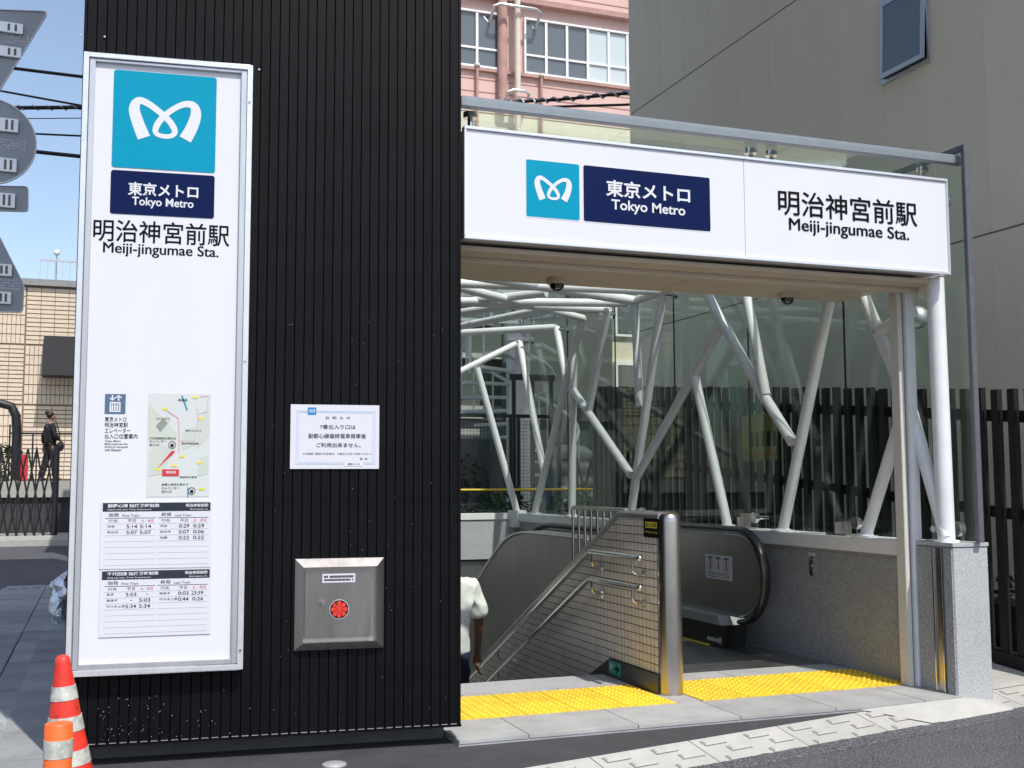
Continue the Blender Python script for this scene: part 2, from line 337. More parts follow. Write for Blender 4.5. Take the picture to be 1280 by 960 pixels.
# concrete apron beside the pillar
A, B, B2, P_, F1, F2, F3 = (3.98, 5.262, -.020), (4.689, 5.262, -.003), (4.689, 5.302, -.003), (4.965, 5.302, -.045), (5.04, 5.20, -.094), (4.69, 5.125, -.094), (4.36, 5.060, -.0915)
struct('concrete_apron', MB().add([A, B, B2, P_, F1, F2, F3], [(0, 6, 1), (6, 5, 1), (1, 5, 4), (1, 4, 3), (1, 3, 2)]), M['conc'], smooth=False)
# paving right of the pillar, sloping up along the fence
pv = struct('pavement', MB(), M['conc_g']) if False else None
rp = MB(); ys = [6, 7, 8, 10, 12.6, 15]
def gz(y): return -.02+.055*max(0, y-5.4)
vs = []
vs = [(4.98, 5.470, -.028), (6.46, 5.790, -.028)]
for y in ys: vs += [(4.98, y, gz(y)), (6.46, y, gz(y))]
rp.add(vs, [(2*i, 2*i+1, 2*i+3, 2*i+2) for i in range(len(ys))])
struct('side_passage', rp, M['conc'], smooth=False)
# left pavement: slabs of a gutter run and a footway, each slab a piece
lp = struct('pavement', MB().box(-1.1, 2.5, -.14, -.16, 15.6, -.075), M['conc_g'], smooth=False)
sa = MB().box(0, 0, 0, .455, .594, .035).mesh('paving_slab', M['conc_g'], bevel=.004)
sb = MB().box(0, 0, 0, .305, .594, .050).mesh('paving_slab', M['conc_g'], bevel=.004)
sg = MB()
for (a, b, c, d) in ((0, 0, .455, .10), (0, .20, .455, .594)): sg.box(a, b, 0, c, d, .035)
for k in range(4): sg.box(k*.135, .10, 0, k*.135+.05, .20, .035)
sgm = sg.mesh('drain_slab', M['conc_g'])
for k in range(21):
    y = 2.9+k*.6
    dr = k in (6, 20)
    for xx in (-1.02, -.56):
        inst('drain_slab' if dr else 'paving_slab', sgm if dr else sa, lp, (xx-.02, y, -.075+random.uniform(-.003, .003)))
    inst('paving_slab', sb, lp, (-.50+.02+.0, y+.2, -.073+random.uniform(-.002, .002))) if False else None
for k in range(21):
    inst('paving_slab', sb, lp, (-.475+.0 if False else -.118-.305, 2.7+k*.6, -.07+random.uniform(-.002, .002))) if k < 22 else None
struct('pavement_kerb', MB().box(-9, 26.2, -.12, .6, 26.9, .03).box(-9, 26.9, -.12, .6, 29.4, .05), M['conc'], smooth=False)
# =================================================================== PLATFORM OF THE ENTRANCE
plat = struct('entrance_floor', MB().box(1.66, 5.27, -.30, 4.69, HY0, -.02), M['conc_g'], smooth=False)
def slab(x0, y0, x1, y1, z0=-.02, z1=0, m='floorst', name='paving_slab'): return obj(name, MB().box(x0+.0015, y0+.0015, z0, x1-.0015, y1-.0015, z1), M[m], plat, bevel=.002)
xs = [1.66, 2.02, 2.62, 3.22, 3.82, 4.42, 4.69]
for a, b in zip(xs, xs[1:]): slab(a, 5.265, b, 5.70)
for a, b in zip(xs, xs[1:]): slab(a, 6.30, b, 6.40 if b < 3.3 else 6.55)
slab(1.66, 6.40, 3.10, HY0, m='granite_l', name='nosing_slab')
slab(2.02+1.06, 5.70, 3.24, 6.30)
tt = MB().box(0, 0, 0, .297, .297, .02)
for i in range(6):
    for j in range(6):
        cx, cy = .0247+.0495*i, .0247+.0495*j
        tt.lathe((cx, cy, .018), [(.0125, 0), (.012, .003), (.008, .007), (.0001, .0075)], 8)
ttm = tt.mesh('tactile_tile', M['yellow'], bevel=0)
for j in range(2):
    for x in [3.08-.3*k for k in range(1, 6)]+[3.245+.3*k for k in range(0, 5)]:
        if x < 1.5: continue
        o = inst('tactile_tile', ttm, plat, (x, 5.702+.3*j, -.018))
        if x+.3 > 4.70: o.scale = ((4.698-x)/.3, 1, 1)
# escalator landing plate in front of the comb
slab(3.24, 6.55, 4.69, 7.08, m='steel_d', name='landing_plate'); 
obj('landing_plate', MB().box(3.24, 7.085, -.02, 4.40, 7.86, -.002), M['steel_d'], plat, bevel=.002)
# stair well walls below ground and steps
st = struct('staircase', MB().box(1.52, HY0, -4.2, 1.60, HY1, .0), M['granite_l'], smooth=False)
RISE, TREAD = .15, .3125
sm_ = MB().box(0, 0, 0, 1.50, TREAD+.02, .15).mesh('step', M['floorst'], bevel=.006)
sn_ = MB().box(0, .0, .150, 1.50, .05, .1535).mesh('step_nosing', M['skirt'])
for k in range(20):
    inst('step', sm_, st, (1.60, HY0+k*TREAD, -.30-k*RISE))
    inst('step_nosing', sn_, st, (1.60, HY0+(k+.0)*TREAD+.26, -.30-k*RISE)) if k > 90 else None
struct('well_floor', MB().box(1.5, HY0, -4.4, 4.8, 14.5, -4.2), M['granite_l'], smooth=False)
# =================================================================== BLACK TOWER
TH = math.radians(96.2)
TW = Plane((1.666, 5.297, 0), (math.sin(TH), math.cos(TH), 0))
TLEFT = TW.px(109, 30)[0]
TLX = TW.pt(TLEFT, 0).x+.012
tw = thing('cladded_tower', TW.pt(TLEFT/2, 0, -1.5), 'tall tower wall clad in black vertical metal strips beside the station entrance', 'tower')
def prism(poly, z0, z1):
    n = len(poly); return MB().add([(x, y, z0) for x, y in poly]+[(x, y, z1) for x, y in poly], [tuple(range(n))[::-1], tuple(range(n, 2*n))]+[(i, (i+1) % n, (i+1) % n+n, i+n) for i in range(n)])
obj('core_wall', prism([(TLX, 5.330+(1.655-TLX)*.1086), (1.655, 5.330), (1.655, 5.92), (1.38, 5.93), (1.38, 12.9), (TLX, 12.9)], .07, 14), M['black'], tw, smooth=False)  # unseen rear run lengthened to darken the glass reflections and shade the pavement
NS = 40; pw = -TLEFT/NS
sm = MB().add([(0, 0, 0), (pw, 0, 0), (0, 0, 14), (pw, 0, 14), (.002, -.007, 0), (pw-.004, -.007, 0), (.002, -.007, 14), (pw-.004, -.007, 14)],
              [(0, 4, 6, 2), (4, 5, 7, 6), (5, 1, 3, 7), (0, 1, 5, 4), (2, 6, 7, 3), (1, 0, 2, 3)]).mesh('cladding_strip', M['black'])
sm2 = MB().box(0, 0, 0, .003, .018, 14).mesh('x', M['black'])
for k in range(NS):
    p = TW.pt(TLEFT+k*pw, .072, -.009+random.uniform(-.0005, .0005)); inst('cladding_strip', sm, tw, p, (0, 0, PI/2-TH))
obj('corner_trim', MB().pbox(TW, -.002, .07, .012, 14, -.02, .001), M['black'], tw, bevel=.002)
obj('corner_trim', MB().pbox(TW, TLEFT-.014, .07, TLEFT-.001, 14, -.5, .001), M['black'], tw, bevel=.002)
obj('base_flashing', MB().pbox(TW, TLEFT-.016, .060, .014, .0715, -.16, .006), M['black'], tw)
for k in range(NS): obj('lip_glint', MB().pbox(TW, TLEFT+k*pw+.006, .0718, TLEFT+(k+1)*pw-.008, 0.0742, -.002, .004), M['alu'], tw, smooth=False)  # pale dashes imitate light catching the bottom edge of the black strips
obj('plinth', prism([(TLX+.02, 5.66), (1.645, 5.475), (1.645, 5.9), (1.37, 5.91), (1.37, 12.85), (TLX+.02, 12.85)], -.12, .059), M['plinth'], tw, smooth=False)
# ---- vertical light box sign
SG = .065
u0 = sum(TW.px(x, y, SG)[0] for x, y in ((103, 65), (83, 845)))/2; u1 = sum(TW.px(x, y, SG)[0] for x, y in ((315, 80), (305, 838)))/2
z1 = (TW.px(103, 65, SG)[1]+TW.px(315, 80, SG)[1])/2; z0 = (TW.px(83, 845, SG)[1]+TW.px(305, 838, SG)[1])/2
sg_ = thing('station_sign', TW.pt((u0+u1)/2, z0, .02), 'tall white station name light box mounted on the black tower', 'sign')
fr = MB(); b1 = .024; b2 = .052
fr.pbox(TW, u0, z0, u0+b1, z1, .0, SG).pbox(TW, u1-b1, z0, u1, z1, .0, SG).pbox(TW, u0+b1, z1-b1, u1-b1, z1, .0, SG).pbox(TW, u0+b1, z0, u1-b1, z0+b1, .0, SG)
obj('outer_frame', fr, M['alu_l'], sg_, bevel=.002)
fi = MB(); a = b1+.003; c = b2
fi.pbox(TW, u0+a, z0+a, u0+c, z1-a, .0, SG-.008).pbox(TW, u1-c, z0+a, u1-a, z1-a, .0, SG-.008).pbox(TW, u0+c, z1-c+.012, u1-c, z1-a, .0, SG-.008).pbox(TW, u0+c, z0+a, u1-c, z0+c-.004, .0, SG-.008)
obj('inner_frame', fi, M['alu'], sg_, bevel=.002)
obj('back_box', MB().pbox(TW, u0+.01, z0+.01, u1-.01, z1-.01, -.01, .030), M['alu'], sg_)
PF = .040
obj('white_panel', MB().pbox(TW, u0+c-.01, z0+c-.012, u1-c+.01, z1-c+.02, .031, PF), M['white'], sg_)
for z in (z0+.09, (z0+z1)/2, z1-.18): obj('latch_screw', MB().sweep([TW.pt(u1-.013, z, SG), TW.pt(u1-.013, z, SG+.006)], .006, 10), M['chrome'], sg_)
def tr(x0, y0, x1, y1): return TW.rect(x0, y0, x1, y1, PF)
r = tr(141, 92, 270, 213); sq = (r[2]-r[0]); r = (r[0], r[3]-sq*1.0+.0, r[2], r[3]); zt = r[1]
obj('logo_plate', MB().ppoly(TW, rrect(*r, .012), PF+.0025, .002), M['cyan'], sg_, smooth=False)
m_ = MB(); logo(m_, TW, r, PF+.0032); obj('logo', m_, M['wprint'], sg_, smooth=False)
r2 = tr(138, 216, 268, 270); r2 = (r2[0], r2[1], r2[2], min(r2[3], zt-.006))
obj('name_plate', MB().ppoly(TW, rrect(*r2, .012), PF+.0025, .002), M['navy'], sg_, smooth=False)
m_ = MB(); text(m_, TW, '東京メトロ', tr(160, 229.5, 248, 246.5), PF+.0035, .022); text(m_, TW, 'Tokyo Metro', tr(165, 248, 242, 261.5), PF+.0035, .018); obj('lettering', m_, M['wprint'], sg_, smooth=False)
m_ = MB(); text(m_, TW, '明治神宮前駅', tr(116.5, 277, 287, 305), PF+.001, .010, res=5); text2(m_, TW, 'Meiji-jingumae Sta.', tr(129, 305.5, 273, 322.5), PF+.001, .0013, res=5); obj('lettering', m_, M['ink'], sg_, smooth=False)
# elevator pictogram
r = tr(131, 492.5, 157, 517.5)
obj('elevator_pictogram', MB().ppoly(TW, rrect(*r, .002), PF+.001), M['bluegrey'], sg_, smooth=False)
def sub(r, a, b, c_, d): W, H = r[2]-r[0], r[3]-r[1]; return (r[0]+a*W, r[1]+b*H, r[0]+c_*W, r[1]+d*H)
def prect(mb, P, r, off): mb.ppoly(P, [(r[0], r[1]), (r[2], r[1]), (r[2], r[3]), (r[0], r[3])], off)
def frame(mb, P, r, t, off):
    for q in ((r[0], r[1], r[2], r[1]+t), (r[0], r[3]-t, r[2], r[3]), (r[0], r[1]+t, r[0]+t, r[3]-t), (r[2]-t, r[1]+t, r[2], r[3]-t)): prect(mb, P, q, off)
m_ = MB(); frame(m_, TW, sub(r, .24, .1, .76, .60), .006, PF+.002)
for k in range(3):
    q = sub(r, .33+.12*k, .18, .41+.12*k, .44); prect(m_, TW, q, PF+.002); prect(m_, TW, sub(r, .34+.12*k, .46, .40+.12*k, .53), PF+.002)
def stroke(mb, P, pts, w_, off):
    for (x0, y0), (x1, y1) in zip(pts, pts[1:]):
        d = math.hypot(x1-x0, y1-y0) or 1; nx, ny = -(y1-y0)/d*w_/2, (x1-x0)/d*w_/2
        mb.ppoly(P, [(x0+nx, y0+ny), (x0-nx, y0-ny), (x1-nx, y1-ny), (x1+nx, y1+ny)], off)
def rel(r, pts): return [(r[0]+a*(r[2]-r[0]), r[1]+b*(r[3]-r[1])) for a, b in pts]
stroke(m_, TW, rel(r, [(.36, .95), (.36, .68)]), .006, PF+.002); stroke(m_, TW, rel(r, [(.24, .80), (.36, .68), (.50, .82)]), .005, PF+.0024)
stroke(m_, TW, rel(r, [(.66, .66), (.66, .92)]), .006, PF+.002); stroke(m_, TW, rel(r, [(.52, .80), (.66, .93), (.80, .80)]), .005, PF+.0024)
obj('elevator_pictogram_lines', m_, M['wprint'], sg_, smooth=False)
m_ = MB()
for k, (t, x1) in enumerate((('東京メトロ', 158), ('明治神宮駅', 160), ('エレベーター', 163), ('出入口位置案内', 172))): text(m_, TW, t, tr(131, 521+k*7.1, x1, 527.2+k*7.1), PF+.001, .006, res=2)
for k, (t, x1) in enumerate((('Tokyo Metro', 151), ('Meiji-jingumae Sta.', 160), ('Entrance equipped', 160), ('with Elevator', 152))): text(m_, TW, t, tr(131, 550+k*3.6, x1, 553.2+k*3.6), PF+.001, .008, res=2)
obj('elevator_lettering', m_, M['ink'], sg_, smooth=False)
# map
r = tr(184.5, 492, 262.5, 621)
mp_ = obj('area_map', MB().ppoly(TW, [(r[0], r[1]), (r[2], r[1]), (r[2], r[3]), (r[0], r[3])], PF+.0015, .001), M['mapbase'], sg_, smooth=False)
m_ = MB()
for poly in ([(.0, .55), (.0, .9), (.3, .72), (.46, .62), (.46, .55)], [(.02, .2), (.05, .45), (.18, .52), (.42, .46), (.25, .22)], [(.78, .45), (.98, .6), (.98, .85), (.82, .75)], [(.80, .2), (.98, .22), (.98, .40), (.84, .38)], [(.55, .45), (.75, .5), (.75, .68), (.55, .62)], [(.12, .68), (.30, .80), (.36, .74), (.2, .62)]):
    m_.ppoly(TW, rel(r, poly), PF+.0025)
obj('map_blocks', m_, M['mapgrn'], mp_, smooth=False)
m_ = MB(); stroke(m_, TW, rel(r, [(.30, .83), (.48, .76), (.50, .60), (.50, .43)]), .004, PF+.003)
stroke(m_, TW, rel(r, [(.50, .54), (.76, .54), (.80, .80), (.94, .83), (.96, .98), (.82, .97)]), .0022, PF+.003); stroke(m_, TW, rel(r, [(.78, .80), (.78, .88)]), .0022, PF+.003)
obj('map_routes', m_, M['pinkl'], mp_, smooth=False)
m_ = MB(); m_.ppoly(TW, rel(r, [(.16, .27), (.38, .44), (.44, .445), (.42, .42)]), PF+.0034); m_.ppoly(TW, rel(r, [(.24, .20), (.51, .20), (.51, .265), (.24, .265)]), PF+.0034); obj('map_here_marker', m_, M['red'], mp_, smooth=False)
m_ = MB()
for x, y in ((.26, .85), (.74, .965), (.84, .76), (.55, .39), (.43, .30), (.17, .265), (.83, .33)): prect(m_, TW, sub(r, x-.035, y-.011, x+.045, y+.011), PF+.0034)
prect(m_, TW, sub(r, .83, .065, .93, .085), PF+.0034)
obj('map_exit_tags', m_, M['yell'], mp_, smooth=False)
m_ = MB(); stroke(m_, TW, rel(r, [(.53, .98), (.62, .84)]), .006, PF+.0034); stroke(m_, TW, rel(r, [(.66, .0), (.66, .09)]), .005, PF+.0034); obj('map_line_bars', m_, M['cyan'], mp_, smooth=False)
m_ = MB()
for t, a, b, c_, d in (('神宮橋', .47, .925, .62, .95), ('コクヨビル', .12, .745, .35, .765), ('原宿クエスト', .60, .63, .86, .65), ('千代田線改札階ゆき', .03, .555, .45, .575), ('エレベーター', .03, .525, .30, .545), ('出入口', .03, .49, .18, .515),
                       ('明治神宮前駅', .54, .505, .82, .525), ('神宮前交差点', .52, .18, .80, .20), ('副都心線改札階ゆき', .24, .11, .66, .13), ('エレベーター', .24, .075, .52, .097), ('出入口', .24, .04, .40, .066)):
    text(m_, TW, t, sub(r, a, b, c_, d), PF+.0036, .01, res=1)
for cx, cy in ((.39, .50), (.72, .055)):
    pts = [(cx+.055*math.cos(i*PI/8), cy+.034*math.sin(i*PI/8)) for i in range(17)]; stroke(m_, TW, rel(r, pts), .0025, PF+.0036)
    prect(m_, TW, sub(r, cx-.025, cy-.018, cx+.025, cy+.010), PF+.0036)
obj('map_lettering', m_, M['ink'], mp_, smooth=False)
m_ = MB(); text(m_, TW, '現在地', sub(r, .30, .222, .46, .25), PF+.0042, .02, res=1); obj('map_here_lettering', m_, M['wprint'], mp_, smooth=False)
# timetables
def timetable(x0, y0, x1, y1, title, eng, first, last):
    r = tr(x0, y0, x1, y1)
    tb = obj('timetable', MB().ppoly(TW, [(r[0], r[1]), (r[2], r[1]), (r[2], r[3]), (r[0], r[3])], PF+.004, .003), M['paper'], sg_, smooth=False, label='timetable sheet headed '+eng)
    H = r[3]-r[1]; o = PF+.0046
    m_ = MB(); prect(m_, TW, sub(r, .015, .855, .985, .985), o); obj('header_bar', m_, M['greyp'], tb, smooth=False)
    m_ = MB(); text(m_, TW, title, sub(r, .06, .915, .52, .97), o+.0007, .022, res=2); text(m_, TW, eng, sub(r, .06, .868, .45, .895), o+.0007, .01, res=1)
    text(m_, TW, '明治神宮前駅', sub(r, .76, .915, .965, .965), o+.0007, .018, res=2); text(m_, TW, 'Meiji-jingumae Sta.', sub(r, .80, .868, .965, .893), o+.0007, .01, res=1); obj('header_lettering', m_, M['wprint'], tb, smooth=False)
    k_ = MB(); rd = MB(); ln = MB(); dk = MB()
    for side, (a, b, rows, jp, en) in enumerate(((.04, .49, first, '始発', 'First Train'), (.51, .97, last, '終発', 'Last Train'))):
        text(k_, TW, jp, sub(r, a+.03, .775, a+.12, .835), o, .004, res=2); text(k_, TW, en, sub(r, a+.15, .775, a+.30, .81), o, .004, res=2)
        prect(dk, TW, sub(r, a, .752, b, .760), o)
        text(k_, TW, '行先', sub(r, a+.03, .69, a+.11, .738), o, 0, res=2); text(k_, TW, '平日', sub(r, a+.20, .69, a+.27, .738), o, 0, res=2); text(rd, TW, '土・休日', sub(r, a+.32, .69, b-.02, .738), o, .006, res=2)
        for q in range(8):
            y = .670-q*.0885
            prect(ln, TW, sub(r, a, y, b, y+.004), o)
            if q < len(rows):
                nm, t1, t2 = rows[q]
                text(k_, TW, nm, sub(r, a+.02, y-.055, a+.02+.033*len(nm), y-.018), o, .004, res=2)
                if t1 != '-': text(k_, TW, t1, sub(r, a+.19, y-.068, a+.285, y-.014), o, .010, res=3)
                else: prect(k_, TW, sub(r, a+.23, y-.045, a+.25, y-.038), o)
                if t2 != '-': text(k_, TW, t2, sub(r, b-(.14 if len(t2) < 5 else .15), y-.068, b-.04, y-.014), o, .010, res=3)
                else: prect(k_, TW, sub(r, a+.37, y-.045, a+.39, y-.038), o)
    obj('figures', k_, M['ink'], tb, smooth=False); obj('red_lettering', rd, M['red'], tb, smooth=False); obj('ruled_lines', ln, M['line'], tb, smooth=False); obj('header_rules', dk, M['greyp'], tb, smooth=False)
timetable(125.5, 627, 264.5, 710, '副都心線 始終発時刻表', 'Fukutoshin Line Train Departures', [('渋谷', '5:14', '5:14'), ('和光市', '5:07', '5:07')], [('渋谷', '0:29', '0:29'), ('和光市', '0:07', '0:06'), ('池袋', '0:22', '0:22')])
timetable(124.5, 711.5, 263.5, 794.5, '千代田線 始終発時刻表', 'Chiyoda Line Train Departures', [('取手', '5:03', '-'), ('我孫子', '-', '5:03'), ('代々木上原', '5:34', '5:34')], [('我孫子', '0:03', '23:59'), ('代々木上原', '0:44', '0:26')])
# ---- paper notice
r = TW.rect(363, 506, 474, 586, .008)
no_ = thing('paper_notice', TW.pt((r[0]+r[2])/2, r[1], .004), 'white paper notice in Japanese stuck on the black strips above the steel cabinet', 'notice')
obj('paper_sheet', MB().pbox(TW, *r, .002, .006), M['paper'], no_)
m_ = MB(); frame(m_, TW, sub(r, .065, .07, .955, .90), .002, .0068); frame(m_, TW, sub(r, .09, .09, .93, .88), .002, .0068); obj('border', m_, M['lblue'], no_, smooth=False)
q = sub(r, .19, .84, .285, .955); m_ = MB(); prect(m_, TW, q, .0072); obj('logo_square', m_, M['blue'], no_, smooth=False)
m_ = MB(); logo(m_, TW, sub(q, .05, .0, .95, 1), .0078); obj('logo', m_, M['wprint'], no_, smooth=False)
m_ = MB(); prect(m_, TW, sub(r, .60, .04, .82, .11), .0072); obj('border_gap', m_, M['paper'], no_, smooth=False)
m_ = MB()
for t, a, b, c_, d in (('お  知  ら  せ', .39, .775, .67, .82), ('7番出入り口は', .33, .62, .73, .69), ('副都心線最終電車発車後', .20, .475, .85, .55), ('ご利用出来ません。', .29, .335, .79, .405), ('千代田線ご乗車のお客様は、５番出入口をご利用ください。', .135, .22, .92, .25), ('駅  長', .78, .14, .87, .17), ('東京メトロ', .645, .055, .78, .09)):
    text(m_, TW, t, sub(r, a, b, c_, d), .0078, .004, res=2)
obj('lettering', m_, M['ink'], no_, smooth=False)
# ---- steel cabinet
r = TW.rect(368.5, 698, 480, 812, .02)
cb = thing('steel_cabinet', TW.pt((r[0]+r[2])/2, r[1], .0), 'square stainless steel cabinet set in the black tower with a sloping surround', 'cabinet')
s_ = .038; ri = (r[0]+s_, r[1]+s_, r[2]-s_, r[3]-s_)
def quad(P, a, oa, b, ob, c_, oc, d, od): return MB().add([P.pt(*a, oa), P.pt(*b, ob), P.pt(*c_, oc), P.pt(*d, od)], [(0, 1, 2, 3)])
O1, O2 = .022, .050
fm = MB()
A_ = [(r[0], r[1]), (r[2], r[1]), (r[2], r[3]), (r[0], r[3])]; B_ = [(ri[0], ri[1]), (ri[2], ri[1]), (ri[2], ri[3]), (ri[0], ri[3])]
q8 = [TW.pt(*a, 0) for a in A_]+[TW.pt(*a, .008) for a in A_]+[TW.pt(*a, .044) for a in B_]+[TW.pt(*a, -.01) for a in B_]
fs = []
for i in range(4):
    j = (i+1) % 4; fs += [(i, j, j+4, i+4), (i+4, j+4, j+8, i+8), (i+8, j+8, j+12, i+12)]
fm.add(q8, fs)
obj('bevelled_frame', fm, M['steel'], cb, smooth=False)
obj('cabinet_door', MB().pbox(TW, ri[0]+.008, ri[1]+.020, ri[2]-.024, ri[3]-.014, .0, .024), mat('door_stainless', (.34, .32, .31), .34, 1, var=.12, vscale=14, streak=.15), cb, bevel=.003)
obj('cabinet_back', MB().pbox(TW, ri[0], ri[1], ri[2], ri[3], -.012, .004), M['steel_d'], cb)
q = TW.rect(403, 717, 444, 728, .024); obj('sticker', MB().pbox(TW, *q, .024, .0255), M['paper'], cb)
m_ = MB()
for k in range(22):
    for h in (0, 1):
        if random.random() < .9: prect(m_, TW, sub(q, .05+k*.041, .18+.36*h, .082+k*.041, .42+.38*h), .0262)
obj('sticker_print', m_, M['ink'], cb, smooth=False)
cu, cz = TW.px(424, 761.5, .024); R0 = .046
def disc(mb, P, cu, cz, r_, off, n=28, th=0): mb.ppoly(P, [(cu+r_*math.cos(2*PI*i/n), cz+r_*math.sin(2*PI*i/n)) for i in range(n)], off, th)
m_ = MB(); disc(m_, TW, cu, cz, R0, .0265, th=.003); bd = obj('emblem_rim', m_, M['alu_l'], cb, smooth=False)
m_ = MB(); disc(m_, TW, cu, cz, R0*.94, .0272); obj('emblem_disc', m_, M['ink'], cb, smooth=False)
m_ = MB()
for k in range(8):
    a = k*PI/4+PI/8*0
    for da, ln_, wd in ((0, .84, .13), ):
        pts = []
        for t, ww in ((.16, .05), (.45, .15), (.62, .23), (.78, .20), (.86, .06)):
            pts.append((t, ww))
        poly = [(t, w_) for t, w_ in pts]+[(t, -w_) for t, w_ in reversed(pts)]
        m_.ppoly(TW, [(cu+R0*(t*math.cos(a)-w_*math.sin(a)), cz+R0*(t*math.sin(a)+w_*math.cos(a))) for t, w_ in poly], .0278+.0001*(k % 2))
disc(m_, TW, cu, cz, R0*.22, .0282)
obj('emblem_petals', m_, M['redp'], cb, smooth=False)
ku, kz = TW.px(404, 754, .024); obj('lock', MB().sweep([TW.pt(ku, kz, .022), TW.pt(ku, kz, .036)], [.013, .011], 14), M['chrome'], cb); obj('lock_handle', MB().pbox(TW, ku-.022, kz+.006, ku+.012, kz+.012, .03, .04), M['chrome'], cb, bevel=.001)
# =================================================================== ENTRANCE: FASCIA, FRAME
FP = Plane((0, 5.30, 0), (1, 0, 0))
FX0, FX1, FZ0, FZ1 = 1.695, 4.742, 2.465, 3.040
fa = thing('fascia_sign', (3.2, 5.4, 2.46), 'long white station name light box over the stairway opening', 'sign')
obj('housing', MB().box(FX0+.004, 5.31, FZ0+.006, FX1-.004, 5.58, FZ1-.006), M['alu_l'], fa, bevel=.003)
for a, b in ((FX0+.010, 2.20), (2.203, 3.33), (3.333, FX1-.010)):
    if a == FX0+.010: continue
obj('face_panel', MB().box(FX0+.010, 5.300, FZ0+.014, 3.331, 5.312, FZ1-.014), M['white'], fa)
obj('face_panel', MB().box(3.334, 5.300, FZ0+.014, FX1-.010, 5.312, FZ1-.014), M['white'], fa)
tm = MB(); tm.box(FX0, 5.290, FZ1-.012, FX1, 5.34, FZ1+.004).box(FX0, 5.290, FZ0-.004, FX1, 5.34, FZ0+.012).box(FX0, 5.290, FZ0+.0125, FX0+.010, 5.34, FZ1-.0125).box(FX1-.010, 5.290, FZ0+.0125, FX1, 5.34, FZ1-.0125)
obj('edge_trim', tm, M['alu_l'], fa, bevel=.002)
def fr_(x0, y0, x1, y1): return FP.rect(x0, y0, x1, y1)
a = FP.px(657.5, 199); b = FP.px(724.5, 275); s0 = a[1]-FP.px(657.5, 270)[1]
lr = (a[0], a[1]-(b[0]-a[0]), b[0], a[1])
obj('logo_plate', MB().ppoly(FP, rrect(*lr, .01), .002, .0015), M['cyan'], fa, smooth=False)
obj('logo_border', MB().ppoly(FP, rrect(lr[0]-.006, lr[1]-.006, lr[2]+.006, lr[3]+.006, .014), .0012, .001), M['wprint'], fa, smooth=False)
m_ = MB(); logo(m_, FP, lr, .0028); obj('logo', m_, M['wprint'], fa, smooth=False)
a = FP.px(729, 206); b = FP.px(888, 287); zr = (FP.px(729, 206)[1], FP.px(729, 275)[1])
nr = (a[0], lr[1], b[0], lr[3])
obj('name_plate', MB().ppoly(FP, rrect(*nr, .01), .002, .0015), M['navy'], fa, smooth=False)
obj('name_border', MB().ppoly(FP, rrect(nr[0]-.006, nr[1]-.006, nr[2]+.006, nr[3]+.006, .014), .0008, .0006), M['wprint'], fa, smooth=False)
H = nr[3]-nr[1]
def zrow(x, y0, y1): return FP.px(x, y1)[1], FP.px(x, y0)[1]
def ft(mb, t, xa, xb, ya, yb, bold, res=5):      # ya..yb measured at the left end xa
    if bold == 0:
        z_ = zrow(xa, ya, yb); return text2(mb, FP, t, (FP.px(xa, ya)[0], z_[0], FP.px(xb, ya)[0], z_[1]), .003, .0017, res=res)
    z_ = zrow(xa, ya, yb); text(mb, FP, t, (FP.px(xa, ya)[0], z_[0], FP.px(xb, ya)[0], z_[1]), .003, bold, res=res)
m_ = MB(); ft(m_, '東京メトロ', 757, 862, 224, 245, .022); ft(m_, 'Tokyo Metro', 764, 856, 249, 265.5, .018); obj('lettering', m_, M['wprint'], fa, smooth=False)
m_ = MB(); ft(m_, '明治神宮前駅', 972, 1145, 236, 268, .010); ft(m_, 'Meiji-jingumae Sta.', 986, 1135, 272, 292, 0); obj('lettering', m_, M['ink'], fa, smooth=False)
# beam, soffit, jamb
ef = thing('entrance_frame', (4.68, 5.7, 0), 'white steel beam, soffit and door jamb framing the stairway opening', 'frame')
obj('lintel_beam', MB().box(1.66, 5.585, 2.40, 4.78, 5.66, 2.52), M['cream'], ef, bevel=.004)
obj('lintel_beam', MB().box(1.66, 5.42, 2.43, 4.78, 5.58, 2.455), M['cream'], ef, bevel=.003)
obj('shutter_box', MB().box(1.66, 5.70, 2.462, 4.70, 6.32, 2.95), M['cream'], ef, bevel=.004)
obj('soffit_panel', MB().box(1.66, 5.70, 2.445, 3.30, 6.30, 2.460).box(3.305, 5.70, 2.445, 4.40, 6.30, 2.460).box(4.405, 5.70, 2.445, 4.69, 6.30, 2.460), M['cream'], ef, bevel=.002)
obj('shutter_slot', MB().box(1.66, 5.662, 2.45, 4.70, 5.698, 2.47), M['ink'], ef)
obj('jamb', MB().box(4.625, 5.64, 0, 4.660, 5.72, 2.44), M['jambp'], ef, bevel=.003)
obj('jamb', MB().box(4.672, 5.615, 0, 4.735, 5.72, 2.44), M['whitep'], ef, bevel=.003)
obj('jamb_groove', MB().box(4.655, 5.655, 0, 4.68, 5.715, 2.44), M['ink'], ef)
obj('bracket', MB().box(4.74, 5.46, 2.36, 4.80, 5.58, 2.45), M['whitep'], ef, bevel=.003)
# security cameras
for (px, py, lab) in ((696, 349, 'dark dome camera under the soffit left of the middle of the opening'), (984, 367, 'dark dome camera under the soffit near the door jamb')):
    p = on(px, py, 2, 2.44); p = V((p.x, 6.08, 2.445)) if False else V((p.x, p.y, 2.445))
    c_ = thing('security_camera', p, lab, 'camera', 'dome cameras under the soffit')
    obj('camera_housing', MB().lathe((p.x, p.y, p.z-.035), [(.058, 0), (.062, .012), (.060, .0345)], 24), M['cream'], c_)
    obj('camera_dome', MB().ball((p.x, p.y, p.z-.033), .046, n=20, m=12), M['dome'], c_)
